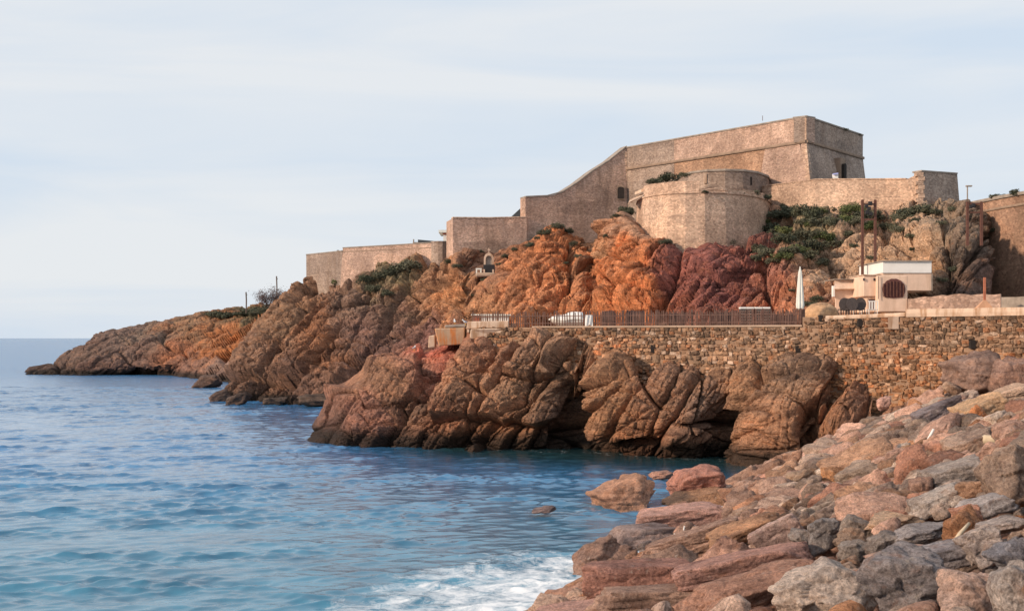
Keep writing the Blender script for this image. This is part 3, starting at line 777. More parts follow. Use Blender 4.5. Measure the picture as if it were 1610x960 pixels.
# main bastion: two faces meeting at a right-angled corner, ramparts running off behind
A, B, Cc = (12.05, 133.9), (26.6, 115.0), (34.7, 125.8)
Dk = (A[0] + Cc[0] - B[0], A[1] + Cc[1] - B[1])
Q, Pm = lerp(A, B, .296), lerp(A, B, .797)
ZC, ZT = 24.25, 26.45
fort = thing('stone_fort', 'tall brown stone fort with sloping left wall and sharp angled corner on the hilltop', 'fort')
def up(pts, z): return [(p[0], p[1], z) for p in pts]
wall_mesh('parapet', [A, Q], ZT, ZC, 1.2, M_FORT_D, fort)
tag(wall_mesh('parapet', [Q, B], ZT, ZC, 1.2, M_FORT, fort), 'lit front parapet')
tag(wall_mesh('parapet', [B, Cc], ZT, ZC, 1.2, M_FORT_D, fort), 'shaded right parapet')  # shade of this side put into the colour by the grey masonry
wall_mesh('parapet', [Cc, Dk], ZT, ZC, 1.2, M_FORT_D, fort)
tag(wall_mesh('wall', [A, Q], ZC - .003, 12, 1.4, M_FORT_D, fort), 'darker grey wall panel')
tag(wall_mesh('wall', [lerp(Q, B, .001), Pm], ZC - .003, 13, 1.4, M_FORT_O, fort), 'ochre front wall panel')
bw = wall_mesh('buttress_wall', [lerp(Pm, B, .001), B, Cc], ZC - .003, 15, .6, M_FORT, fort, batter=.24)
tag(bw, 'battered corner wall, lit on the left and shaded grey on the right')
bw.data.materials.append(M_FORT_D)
for pl in bw.data.polygons: pl.material_index = 1 if pl.normal.x > 0.3 else 0  # right-facing side takes the darker masonry, its shade painted into the colour
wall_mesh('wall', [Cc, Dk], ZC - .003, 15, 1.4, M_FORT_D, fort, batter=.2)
MB().prism(up([lerp(A, Dk, .03), lerp(B, Dk, .05), lerp(Cc, A, .05), lerp(Dk, B, .05)], 15), up([lerp(A, Dk, .03), lerp(B, Dk, .05), lerp(Cc, A, .05), lerp(Dk, B, .05)], 25.0)).build('terreplein', M_TERR, fort)
band('cordon', [A, Q, Pm, B], ZC - .12, .24, .16, M_CORDON, fort)
band('cordon', [B, lerp(B, Cc, .5), Cc], ZC - .121, .24, .16, M_CORDON, fort)
band('coping', [A, Q, Pm, B], ZT, .14, .07, M_COPE, fort, 1.3)
band('coping', [B, lerp(B, Cc, .5), Cc], ZT + .003, .14, .07, M_COPE, fort, 1.3)
# corner quoins: dressed pale blocks up the battered corner
for k in range(17):
    z0 = ZC - .2 - .42 * (k + 1); o = .24 * (ZC - z0 - .2)
    cx_, cy_ = B[0], B[1] - o / .605 - .10
    lw = .55 if k % 2 else .34; rw = .34 if k % 2 else .55
    a = np.array([cx_, cy_]); l_ = a + np.array([-.61, .79]) * lw; r_ = a + np.array([.6, .8]) * rw; bk = a + np.array([0, .5])
    MB().prism([(*a, z0), (*r_, z0), (*bk, z0), (*l_, z0)], [(a[0], a[1] + .14, z0 + .385), (r_[0], r_[1] + .14, z0 + .385), (bk[0], bk[1], z0 + .385), (l_[0], l_[1] + .14, z0 + .385)]).build('quoin', M_FORT_P, fort)
for k in range(5):
    z0 = ZC + .14 + .40 * k
    a = np.array([B[0], B[1] - .06]); lw = .5 if k % 2 else .3; rw = .8 - lw
    l_ = a + np.array([-.61, .79]) * lw; r_ = a + np.array([.6, .8]) * rw; bk = a + np.array([0, .4])
    MB().prism([(*q_, z0) for q_ in (a, r_, bk, l_)], [(*q_, z0 + .37) for q_ in (a, r_, bk, l_)]).build('quoin', M_FORT_P, fort)
# doorway in the shaded face
nR = (10.8, -8.1)
dw = arch_niche('doorway', 1325, 249, 282, 20, 119.6, nR, M_CORDON, fort, .8, False)
arch_niche('door', 1329, 257, 282, 9, 119.35, nR, M_DARK, dw, .5)
# sloping wall falling to the left
slope = [(826, 310.5, 130), (860, 309, 130.8), (885, 302.5, 131.4), (905, 290, 131.9), (930, 271, 132.5), (957, 254, 133.2), (985, 231.5, 133.9)]
spath = [xy(p, D) for p, y, D in slope]; sz = [zat(y, D) for p, y, D in slope]
tag(wall_mesh('sloping_wall', spath, sz, 11, 1.5, M_FORT, fort, batter=.03), 'long lit wall whose top sweeps down to the left')
band('coping', spath, sz, .16, .07, M_COPE, fort, 1.55)
for k in range(14):
    MB().box((A[0] - (.5 if k % 2 else .75), A[1] - .11, ZT - 1.0 - .75 * k), (A[0] + .05, A[1] + .4, ZT - .4 - .75 * k)).build('quoin', M_FORT_P, fort)
wd = arch_niche('window', 976, 291, 314, 13, 133.42, (0, -1), M_CORDON, fort, .3)
arch_niche('window_opening', 976, 293.5, 312, 10, 133.36, (0, -1), M_DARK, wd, .3)
MB().tube([at(1199, 190, 119), at(1199, 182, 119)], .025, 6).build('mast', M_RUST, fort)

# round bastion in front of it
rb = thing('round_bastion', 'low half-round stone bastion bulging from the cliff below the fort corner', 'bastion')
arc = [(1001, 113), (1003, 110), (1012, 107.2), (1028, 105.4), (1050, 104.2), (1078, 103.5), (1108, 103.3), (1140, 103.8), (1168, 105), (1190, 106.6), (1206, 109), (1214, 113)]
ap = [xy(p, D) for p, D in arc]
tag(wall_mesh('curved_wall', ap, 18.25, 11.5, 1.2, M_FORT_P, rb, batter=.05), 'pale curved lower wall')
band('string_course', ap, 18.25, .12, .08, M_FORT_P, rb, 1.2)
ap2 = [xy(p, D + .1) for p, D in arc[2:6]] + [xy(1100, 103.5)]
tag(wall_mesh('parapet', ap2, 19.3, 18.37, .9, M_FORT_P, rb), 'raised left half of the parapet')
wall_mesh('parapet', [xy(1101, 103.5)] + [xy(p, D + .1) for p, D in arc[7:]], 18.75, 18.37, .8, M_FORT_P, rb, jit=.08)
MB().prism([(*p, 17.6) for p in ap], [(*p, 18.2) for p in ap]).build('bastion_floor', M_TERR, rb)
MB().prism([at(988, 321, 108), at(1004, 311, 108), at(1006, 306, 112), at(990, 316, 112)], [at(988, 318.5, 108), at(1016, 305, 107), at(1016, 303, 112), at(990, 314, 112)]).build('stair_slab', M_CONC, rb)
MB().prism([at(998, 306, 111), at(1014, 300, 110), at(1014, 300, 113), at(998, 306, 113)], [at(998, 302, 111), at(1014, 295, 110), at(1014, 295, 113), at(998, 302, 113)]).build('stair_slab', M_CONC, rb)
ub = thing('upper_curved_wall', 'second curved wall with narrow slits rising behind the round bastion', 'wall')
uarc = [(1060, 119), (1070, 115), (1088, 112.3), (1112, 111), (1140, 110.6), (1168, 110.9), (1190, 112.2), (1207, 115), (1212, 119)]
up_ = [xy(p, D) for p, D in uarc]
wall_mesh('curved_wall', up_, [21.0] * 9, 16.5, 1.0, M_FORT_D, ub, batter=.03)
band('coping', up_, 21.0, .18, .10, M_COPE, ub, 1.0)
arch_niche('slit', 1109, 273, 288, 4, 110.95, (0, -1), M_CONC, ub, .2, False)
arch_niche('slit', 1181, 278, 291, 3, 111.6, (.4, -1), M_DARK, ub, .2, False)

# rampart and end turret to the right
rr = thing('right_rampart', 'low pale rampart running right from the fort corner to a blunt turret', 'rampart')
wall_mesh('rampart_wall', [xy(1198, 113), xy(1283, 108), xy(1425, 103.6), xy(1448, 103)], [19.9, 19.9, 19.4, 19.85], 14.5, 1.3, M_FORT_P, rr, batter=.04)
band('coping', [xy(1198, 113), xy(1283, 108), xy(1425, 103.6)], [19.9, 19.9, 19.4], .10, .05, M_FORT_P, rr, 1.3)
tp = [xy(1448, 102.95), xy(1505, 104.6), xy(1500, 112), xy(1440, 110)]
tb_ = [xy(1446.5, 102.3), xy(1515, 104.0), xy(1508, 113), xy(1438, 111)]
MB().prism(up(tb_, 13.5), up(tp, 19.95)).build('turret', M_FORT_D, rr)
band('coping', [tp[0], lerp(tp[0], tp[1], .5), tp[1]], 19.95, .12, .06, M_COPE, rr, 1.0)
for k in range(14):
    z0 = 15.0 + .35 * k; o = (19.95 - z0) / 6.45
    c0 = lerp(tp[0], tb_[0], o); lw = .5 if k % 2 else .3
    MB().box((c0[0] - lw * .8, c0[1] - .1, z0), (c0[0] + (.8 - lw) * .6, c0[1] + .5, z0 + .32)).build('quoin', M_FORT_P, rr)

# ramparts to the left
lw_ = thing('stepped_rampart', 'mid-height pinkish rampart with flat top left of the sloping wall', 'rampart')
wall_mesh('rampart_wall', [xy(712, 128.0), xy(770, 128.8), xy(828, 129.6)], [18.55, 18.6, 18.75], 10, 4.0, M_FORT, lw_, batter=.03)
band('coping', [xy(712, 128.0), xy(770, 128.8), xy(827, 129.6)], [18.55, 18.6, 18.75], .12, .06, M_CONC, lw_, 1.0)
for px_ in (722, 730, 768, 775):
    arch_niche('blocked_embrasure', px_, 346, 356, 5, 128.15 + (px_ - 712) * .0138, (0, -1), M_CORDON, lw_, .2, False)
l1 = thing('outer_rampart', 'long low stone rampart with battered foot above the headland shrubs', 'rampart')
p1 = [xy(539, 141.2), xy(620, 137.5), xy(696, 134)]
wall_mesh('rampart_wall', p1, [16.45, 16.5, 16.55], [9.5, 10, 11], 3.0, M_FORT, l1, batter=.10)
band('string_course', p1, 16.0, .10, .06, M_CORDON, l1)
band('coping', p1, [16.45, 16.5, 16.55], .10, .06, M_COPE, l1, 1.5)
MB().lathe([(1.0, -4), (1.0, 0), (1.05, .02), (1.05, .14), (.9, .16)], (xy(693, 133.6)[0], 133.6, 16.45), 14).build('corner_turret', M_FORT_D, l1)
l2 = thing('end_rampart', 'leftmost rampart block ending in a sloping buttress above the sea', 'rampart')
p2 = [xy(481.5, 150), xy(538, 143.5)]
wall_mesh('rampart_wall', p2, [16.25, 16.25], 8.5, 5.0, M_FORT_D, l2, batter=.0)
band('coping', p2, 16.25, .12, .05, M_COPE, l2, 2.0)
MB().prism([at(461, 492, 149.2), at(490, 492, 149.2), at(492, 492, 155), at(463, 492, 155)], [at(480.5, 436, 149.9), at(488, 436, 149.9), at(488, 436, 154), at(481, 436, 154)]).build('buttress', M_FORT_P, l2)

# buildings peeping over the ramparts
hb = thing('small_white_building', 'small white building with flat overhanging roof behind the stepped rampart', 'building')
D_ = 136
MB().box((at(697, 0, D_)[0], D_, 15), (at(716, 0, D_)[0], D_ + 4, zat(366, D_))).build('wall', M_WHITE, hb)
MB().box((at(696, 0, D_)[0], D_ - .12, zat(368.5, D_)), (at(716, 0, D_)[0], D_ + .05, zat(366, D_))).build('red_band', plain('red_band', (.55, .16, .08)), hb)
MB().box((at(690, 0, D_)[0], D_ - .5, zat(366, D_)), (at(716, 0, D_)[0], D_ + 4.5, zat(362, D_))).build('roof', M_CANVAS, hb)
g2 = thing('low_dark_roofed_shed', 'low grey shed with dark flat roof behind the outer rampart', 'shed')
MB().box((at(649, 0, 140)[0], 140, 14), (at(695, 0, 140)[0], 145, zat(380.5, 140))).build('wall', M_COPE, g2)
MB().prism([at(657, 381, 139.6), at(697, 382.5, 139.6), at(697, 382.5, 146), at(657, 381, 146)], [at(657, 376.5, 139.6), at(697, 380, 139.6), at(697, 380, 146), at(657, 376.5, 146)]).build('roof', M_SLATE, g2)
MB().box((at(649.5, 0, 140)[0], 139.9, 16), (at(651, 0, 140)[0], 140.3, zat(376, 140))).build('post', M_COPE, g2)
g3 = thing('dark_gable_roof', 'dark pitched roof end against the foot of the sloping wall', 'roof')
MB().prism([at(799, 345, 133), at(828, 345, 133), at(828, 345, 139), at(799, 345, 139)], [at(818, 327.5, 133), at(828, 327.5, 133), at(828, 327.5, 139), at(818, 327.5, 139)]).build('slates', M_SLATE, g3)
g4 = thing('dark_roof_tip', 'tiny dark roof tip poking over the leftmost rampart', 'roof')
MB().prism([at(525, 402, 152), at(538, 402, 152), at(538, 402, 155), at(525, 402, 155)], [at(530, 393, 152), at(533, 393, 152), at(533, 393, 155), at(530, 393, 155)]).build('slates', M_SLATE, g4)

# big wall at the right edge
rw_ = thing('high_side_wall', 'high shaded brown retaining wall at the right edge behind the terrace', 'wall')
pw = [xy(1490, 99), xy(1528, 95.5), xy(1575, 91.3), xy(1680, 84)]
wall_mesh('wall_face', pw, 16.5, 6.5, 2.0, masonry('side_masonry', (.33, .20, .14), (.39, .25, .175), (.33, .22, .16), 5.5), rw_, batter=.02)
band('cordon', pw, 15.75, .16, .10, M_CORDON, rw_)
band('coping', pw, 16.5, .22, .12, M_COPE, rw_, 1.0)

# flag by the doorway
fl = thing('white_blue_banner', 'small white and blue banner hung on the rampart by the fort doorway', 'banner')
MB().prism([at(1309, 280, 108.4), at(1318, 280, 108.4), at(1318, 280, 108.45), at(1309, 280, 108.45)], [at(1308, 274, 108.6), at(1318, 272, 108.6), at(1318, 272, 108.65), at(1308, 274, 108.65)]).build('cloth', M_WHITE, fl)
MB().prism([at(1309, 275, 108.3), at(1318, 273.5, 108.3), at(1318, 273.5, 108.35), at(1309, 275, 108.35)], [at(1309, 273, 108.5), at(1318, 271.5, 108.5), at(1318, 271.5, 108.55), at(1309, 273, 108.55)]).build('stripe', M_BLUE, fl)

# shrine in the hollow
sh = thing('grotto_shrine', 'small pointed stone shrine with a cross over a black base in the hollow', 'shrine')
Ds = 118.0
def arcpts(w, h0, h1, n=9):
    pts = [(-w, h0)]
    for k in range(n + 1):
        a = k / n * math.pi; pts.append((-w * math.cos(a), h1 + (w * 1.5) * math.sin(a) ** 0.8))
    pts.append((w, h0)); return pts
x0, z0 = at(768.5, 416, Ds)[0], zat(416, Ds)
v, f = [], []
oi, ii = arcpts(.46, 0, .42), arcpts(.30, 0, .40)
for (a, c) in oi: v += [(x0 + a, Ds, z0 + c), (x0 + a, Ds + .35, z0 + c)]
for (a, c) in ii: v += [(x0 + a, Ds, z0 + c), (x0 + a, Ds + .35, z0 + c)]
n = len(oi)
for k in range(n - 1):
    f += [(2 * k, 2 * k + 2, 2 * k + 3, 2 * k + 1), (2 * n + 2 * k, 2 * n + 2 * k + 1, 2 * n + 2 * k + 3, 2 * n + 2 * k + 2), (2 * k, 2 * n + 2 * k, 2 * n + 2 * k + 2, 2 * k + 2), (2 * k + 1, 2 * k + 3, 2 * n + 2 * k + 3, 2 * n + 2 * k + 1)]
f += [(0, 1, 2 * n + 1, 2 * n), (2 * n - 2, 4 * n - 2, 4 * n - 1, 2 * n - 1)]
MB().add(v, f).build('arch', M_CONC, sh)
MB().prism([(x0 + a, Ds + .20, z0 + c) for a, c in ii], [(x0 + a, Ds + .3, z0 + c) for a, c in ii]).build('niche_back', M_COPE, sh)
zc = z0 + .42 + .69
c_ = MB().box((x0 - .035, Ds + .1, zc), (x0 + .035, Ds + .2, zc + .45)).build('cross', M_CONC, sh)
MB().box((x0 - .15, Ds + .09, zc + .24), (x0 + .15, Ds + .21, zc + .31)).build('cross_arm', M_CONC, c_)
MB().box((x0 - .5, Ds - .25, z0 - .75), (x0 + .55, Ds + .7, z0 - .004)).build('base', M_BLACK, sh, bevel=.03)
for a in (-.42, .40): MB().box((x0 + a - .07, Ds - .35, z0 - .75), (x0 + a + .07, Ds - .26, z0 - .45)).build('leg', M_CONC, sh)
st_ = thing('small_white_bench', 'small white bench beside the black shrine base', 'bench')
xb = at(754, 0, Ds)[0]
MB().box((xb - .35, Ds - .1, z0 - .45), (xb + .2, Ds + .2, z0 - .33)).build('seat', M_CANVAS, st_)
for a in (-.28, .12): MB().box((xb + a - .06, Ds - .08, z0 - .78), (xb + a + .06, Ds + .18, z0 - .453)).build('leg', M_CANVAS, st_)
lg = MB().box((at(748, 0, Ds)[0], Ds - .7, z0 - 1.15), (at(779, 0, Ds)[0], Ds + 2, z0 - .76)).build('shrine_ledge', M_TERR, None, bevel=.1)
tag(lg, 'earth ledge that carries the shrine', None, None, 'structure')

# ------------------------------------------------------------------ terrace
ZL, ZR = 7.12, 7.62
wall_pl = [(742, 77.8), (830, 76.3), (1000, 73.4), (1130, 71.0), (1262, 68.6)]
wall_pr = [(1262, 68.6), (1350, 66.8), (1450, 64.7), (1540, 62.6), (1680, 59.0)]
def ground(name, fr, back, z, label):
    a = [(*xy(p, D + .3), z) for p, D in fr]; b = [(*xy(p, D), z) for p, D in back]
    o = MB().prism([(x, y, z - .25) for x, y, _ in a + b[::-1]], a + b[::-1]).build(name, M_TERR)
    tag(o, label, None, None, 'structure')
ground('terrace', wall_pl, [(720, 108), (830, 103), (1000, 98), (1130, 96), (1262, 94)], ZL, 'flat lower terrace behind the paling fence')
ground('upper_terrace', wall_pr, [(1268, 94), (1350, 92), (1450, 90), (1570, 92), (1700, 95)], ZR, 'flat raised terrace in front of the small cafe')
tw = thing('terrace_wall', 'rough rubble stone retaining wall holding up the terrace above the rocks', 'wall')
core = plain('wall_mortar', (.33, .21, .14), .95, .35, 1.5, .5)
wall_mesh('wall_core', [xy(p, D - .08) for p, D in wall_pl], ZL - .02, 4.7, 1.0, core, tw, jit=.04)
wall_mesh('wall_core', [xy(p, D - .08) for p, D in wall_pr], ZR - .02, 0.5, 1.0, core, tw, jit=.04)
# stones: shared meshes
def stone_mesh(seed, noisy=.17):
    r = random.Random(seed); bm = bmesh.new(); bmesh.ops.create_cube(bm, size=1)
    bmesh.ops.bevel(bm, geom=bm.edges[:], offset=.2, segments=1, affect='EDGES')
    for v in bm.verts: v.co += Vector((r.uniform(-1, 1), r.uniform(-1, 1), r.uniform(-1, 1))) * noisy
    me = bpy.data.meshes.new('stone'); bm.to_mesh(me); bm.free(); me.materials.append(M_STONE)
    return me
stones = [stone_mesh(k) for k in range(12)]
PAL = [(.36, .23, .155), (.42, .28, .19), (.30, .20, .14), (.24, .17, .125), (.48, .33, .24), (.42, .22, .13), (.35, .25, .19), (.60, .48, .40), (.22, .16, .12), (.40, .25, .165), (.18, .13, .10)]
def path_pts(pl):
    q = [np.array(xy(p, D)) for p, D in pl]; d = [0]
    for i in range(len(q) - 1): d.append(d[-1] + np.linalg.norm(q[i + 1] - q[i]))
    return q, np.array(d)
cand = []
rs = random.Random(5)
for pl, ztop, zlow in ((wall_pl, ZL - .02, lambda px: 3.9 if px > 860 else 5.0), (wall_pr, ZR - .02, lambda px: 3.9 if px < 1290 else 2.4)):
    q, dd = path_pts(pl)
    z = ztop
    while z > 2.4:
        h = rs.uniform(.13, .24); s = rs.uniform(0, .2)
        while s < dd[-1] - .05:
            w = rs.uniform(.13, .37) * (1.0 if rs.random() > .12 else 1.5)
            c = s + w / 2
            i = int(np.clip(np.searchsorted(dd, c) - 1, 0, len(q) - 2)); f_ = (c - dd[i]) / (dd[i + 1] - dd[i])
            p = q[i] + (q[i + 1] - q[i]) * f_; t = (q[i + 1] - q[i]) / np.linalg.norm(q[i + 1] - q[i])
            px_, py_ = to_px(np.array([p[0], p[1], z - h / 2]))
            if z - h / 2 > zlow(px_) and px_ < 1640 and rs.random() > .04:
                col = np.array(rs.choice(PAL))
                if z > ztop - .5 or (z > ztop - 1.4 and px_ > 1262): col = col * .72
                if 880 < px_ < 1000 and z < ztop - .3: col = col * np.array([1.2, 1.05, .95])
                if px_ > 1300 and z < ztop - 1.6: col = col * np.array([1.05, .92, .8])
                cand.append((w * h / p[1] ** 2 * (1 if px_ < 1612 else .1), p, t, z - h / 2, w, h, col * rs.uniform(.9, 1.25) * np.array([1.12, 1.0, .88])))
            s += w + .015
        z -= h + .015
cand.sort(key=lambda c: -c[0])
sv, sf, sc_ = [], [], []
for k, (_, p, t, z, w, h, col) in enumerate(cand):
    ang = math.atan2(t[1], t[0])
    M = Matrix.Translation((p[0], p[1], z + rs.uniform(-.05, .05))) @ Matrix.Rotation(ang, 4, 'Z') @ Matrix.Rotation(rs.uniform(-.22, .22), 4, 'Y') @ Matrix.Diagonal((w * .98, rs.uniform(.22, .38), h * rs.uniform(.85, 1.3), 1))
    if k < 300:
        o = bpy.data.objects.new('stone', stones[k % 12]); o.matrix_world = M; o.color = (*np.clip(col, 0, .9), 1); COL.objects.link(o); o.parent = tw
    else:
        me = stones[k % 12]; n0 = len(sv)
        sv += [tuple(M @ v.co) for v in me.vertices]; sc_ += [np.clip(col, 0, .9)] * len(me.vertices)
        sf += [tuple(i + n0 for i in pl_.vertices) for pl_ in me.polygons]
me = bpy.data.meshes.new('small_wall_stones'); me.from_pydata(sv, [], sf); me.materials.append(M_STONE_A); set_attr(me, 'tint', np.array(sc_))
tag(link('small_wall_stones', me, tw), None, None, None, 'stuff')
for px_, py_, s_ in ((1027, 548, .22), (1255, 549, .2), (1291, 500, .16), (1353, 507, .2), (1530, 541, .2), (962, 550, .16)):
    D_ = np.interp(px_, [742, 830, 1000, 1262, 1450, 1680], [77.8, 76.3, 73.4, 68.6, 64.7, 59.0]) - .22
    c = at(px_, py_, D_)
    MB().box((c[0] - s_ * .6, c[1], c[2] - s_), (c[0] + s_ * .6, c[1] + .3, c[2] + s_)).build('drain_hole', M_DARK, tw)
# pale slab edge of the raised terrace
band('slab_edge', [xy(p, D) for p, D in ((1300, 67.8), (1350, 66.8), (1425, 65.2))], [ZR - .14, ZR - .1, ZR - .02], .2, .16, M_CONC, tw, .8)
band('slab_edge', [xy(p, D) for p, D in ((1426, 65.2), (1450, 64.7), (1540, 62.6), (1680, 59.0))], ZR - .05, .40, .18, M_CONC, tw, .8)
band('slab_edge', [xy(p, D) for p, D in ((838, 76.1), (1000, 73.4), (1130, 71.0), (1262, 68.6))], ZL - .02, .10, .14, M_TERR, tw, .8)
MB().prism([at(1396, 517, 65.3), at(1413, 517, 65.3), at(1413, 517, 66), at(1396, 517, 66)], [at(1396, 497, 65.3), at(1413, 497, 65.3), at(1413, 497, 66), at(1396, 497, 66)]).build('patched_block', M_CONC, tw)

# concrete blocks at the left end
def conc(name, label, quad, D, depth, mat, cat='concrete block'):
    """quad: four photo corners clockwise from top left, all D metres away"""
    fr = [at(x, y, D + dd_) for x, y, dd_ in quad]
    o = MB().prism([tuple(p) for p in fr], [(p[0], p[1] + depth, p[2]) for p in fr]).build(name, mat, None, bevel=.05)
    return tag(o, label, cat)
conc('concrete_block', 'rust streaked concrete block at the seaward tip of the terrace wall', [(683, 516, 0), (731, 515, .3), (729, 541, .3), (690, 544, 0)], 78.4, 4, M_RUSTC)
conc('concrete_block', 'small narrow concrete upright left of the rust streaked block', [(674, 528, 0), (684, 526, 0), (684, 546, 0), (673, 547, 0)], 79.2, 1.5, M_CONC)
conc('concrete_slab', 'long upper concrete ledge under the left end of the fence', [(735, 505, 0), (800, 504, -.4), (800, 515, -.4), (733, 517, 0)], 77.6, 5, M_CONC, 'concrete slab')
conc('concrete_slab', 'stepped lower concrete ledge beside the rust streaked block', [(740, 517, 0), (798, 515.5, -.4), (797, 523, -.4), (768, 526, 0), (765, 534, 0), (738, 533, 0)], 77.2, 4, M_CONC, 'concrete slab')
conc('concrete_slab', 'thin grey slab lying on the rust streaked block', [(699, 511, 0), (732, 509, 0), (732, 514.6, 0), (699, 515, 0)], 78.8, 2, M_COPE, 'concrete slab')

# paling fence
fe = thing('paling_fence', 'long brown paling fence along the edge of the lower terrace', 'fence')
fq = [(743, 79.5), (800, 77.5), (830, 76.7), (1000, 73.8), (1130, 71.4), (1260, 69.0)]
q, dd = path_pts(fq)
def fpos(s):
    i = int(np.clip(np.searchsorted(dd, s) - 1, 0, len(q) - 2)); return q[i] + (q[i + 1] - q[i]) * (s - dd[i]) / (dd[i + 1] - dd[i])
pm = MB().box((-.03, -.012, 0), (.03, .012, .86)).add([(-.03, -.012, .86), (.03, -.012, .86), (.03, .012, .86), (-.03, .012, .86), (0, -.012, .93), (0, .012, .93)], [(0, 1, 4), (3, 5, 2), (0, 4, 5, 3), (1, 2, 5, 4)])
p0 = pm.build('pale', M_PALE, fe); pme = p0.data; bpy.data.objects.remove(p0)
rs = random.Random(9)
s = 0.05
while s < dd[-1]:
    p = fpos(s)
    o = bpy.data.objects.new('pale', pme); o.location = (p[0], p[1], ZL + .02); o.rotation_euler = (rs.uniform(-.03, .03), rs.uniform(-.05, .05), rs.uniform(-.2, .2)); o.scale = (rs.uniform(.8, 1.2), 1, rs.uniform(.9, 1.08))
    COL.objects.link(o); o.parent = fe; s += rs.uniform(.15, .21) if s < 9 else rs.uniform(.085, .12)
for zz in (.25, .68):
    MB().tube([(*fpos(s_), ZL + zz) for s_ in np.linspace(0, dd[-1], 30)], .022, 6).build('rail', M_PALE, fe)
for s_ in np.linspace(.02, dd[-1] - .02, 11):
    p = fpos(s_); MB().box((p[0] - .05, p[1] + .04, ZL), (p[0] + .05, p[1] + .14, ZL + 1.0)).build('post', M_PALE, fe)
# screens standing behind the fence
def screen(px0, px1, h, label, mat, dD=.5):
    D0 = np.interp((px0 + px1) / 2, [743, 800, 830, 1000, 1130, 1260], [79.5, 77.5, 76.7, 73.8, 71.4, 69.0]) + dD
    sc = thing('screen_panel', label, 'screen', 'dark screens behind the fence')
    x0, x1 = at(px0, 0, D0)[0], at(px1, 0, D0)[0]; n = max(3, int((x1 - x0) / .12))
    for k in range(n):
        a = x0 + (x1 - x0) * k / n; MB().box((a, D0, ZL), (a + (x1 - x0) / n - .012, D0 + .03, ZL + h + random.uniform(-.03, .03))).build('slat', mat, sc)
    MB().box((x0, D0 + .034, ZL + h * .3), (x1, D0 + .07, ZL + h * .38)).build('batten', mat, sc)
screen(946, 967, .98, 'dark screen panel just right of the white cloth on the fence', M_PLANK)
screen(985, 1013, .98, 'dark screen panel near the middle of the fence below orange rock', M_PLANK)
screen(1052, 1078, .80, 'low dark screen panel left of the dark red rock', M_PLANK)
screen(1115, 1150, .80, 'wide low dark screen panel left of the crate stacks', M_PLANK)
screen(1215, 1252, .66, 'low dark screen panel beside the closed parasol', M_PLANK)
hut = thing('white_hut', 'low white panelled hut with reddish left side at the left end of the fence', 'hut')
for (a, c, m) in ((743, 755, plain('red_boards', (.38, .12, .07))), (756, 765, M_WHITE), (767.5, 781, M_WHITE), (783.5, 800, M_WHITE)):
    MB().box((at(a, 0, 80.6)[0], 80.6, ZL), (at(c, 0, 80.6)[0], 80.7, ZL + .80)).build('panel', m, hut)
MB().box((at(741, 0, 80.6)[0], 80.4, ZL + .804), (at(803, 0, 80.6)[0], 83, ZL + .88)).build('roof', M_CANVAS, hut)
# white rounded canvas shape behind the fence
bo = thing('white_boat', 'white upturned round-ended boat behind the fence', 'boat')
v = []; f = []
x0, x1 = at(863, 0, 77.5)[0], at(917, 0, 77.5)[0]
for i in range(13):
    u = i / 12; x = x0 + (x1 - x0) * u
    top = np.interp(u, [0, .15, .45, .6, .8, 1], [.52, .78, .80, .98, 1.02, .98]); bot = np.interp(u, [0, .2, .4, 1], [.5, .2, .05, .05]); w = .75 * math.sqrt(max(.05, 1 - (1 - min(1, u * 2.2)) ** 2))
    for j in range(10):
        a = 2 * math.pi * j / 10; v.append((x, 77.5 + .8 - w * math.cos(a), ZL + (top + bot) / 2 + (top - bot) / 2 * math.sin(a)))
for i in range(12):
    f += [(i * 10 + j, i * 10 + (j + 1) % 10, (i + 1) * 10 + (j + 1) % 10, (i + 1) * 10 + j) for j in range(10)]
f += [tuple(range(10))[::-1], tuple(range(120, 130))]
MB().add(v, f).build('hull', M_WHITE, bo, smooth=True)
MB().tube([v[i * 10 + 0] for i in range(13)], .03, 6).build('gunwale', M_CANVAS, bo)
cl = thing('white_cloth', 'white cloth hung over the fence right of the upturned boat', 'cloth')
vv_ = []; ff_ = []
for i in range(9):
    for j in range(7):
        p = at(920 + 12 * i / 8, 495 + (17 + 2 * math.sin(i)) * j / 6, 74.75); vv_.append((p[0], p[1] + .05 * math.sin(i * 1.7 + j * .5), p[2]))
for i in range(8):
    for j in range(6): ff_.append((i * 7 + j, i * 7 + j + 1, (i + 1) * 7 + j + 1, (i + 1) * 7 + j))
MB().add(vv_, ff_).build('sheet', M_WHITE, cl, smooth=True)
# crate stacks
names = ['leftmost', 'second', 'third', 'rightmost']
for k, px_ in enumerate((1169, 1180, 1193, 1206)):
    cs = thing('crate_stack', f'{names[k]} of the four dark crate stacks with white tops behind the fence', 'crate stack', 'dark crate stacks behind the fence')
    c = at(px_, 0, 72.2)
    for j in range(6):
        MB().box((c[0] - .19, 72.2, ZL + .17 * j), (c[0] + .19, 72.6, ZL + .17 * j + .155)).build('crate', M_WICK, cs, bevel=.012)
        for i_ in range(3): MB().box((c[0] - .15 + .11 * i_, 72.193, ZL + .17 * j + .05), (c[0] - .07 + .11 * i_, 72.199, ZL + .17 * j + .085)).build('grip_slot', M_COPE, cs)
    MB().box((c[0] - .2, 72.18, ZL + 1.022), (c[0] + .2, 72.62, ZL + 1.13)).build('white_top', M_WHITE, cs, bevel=.02)
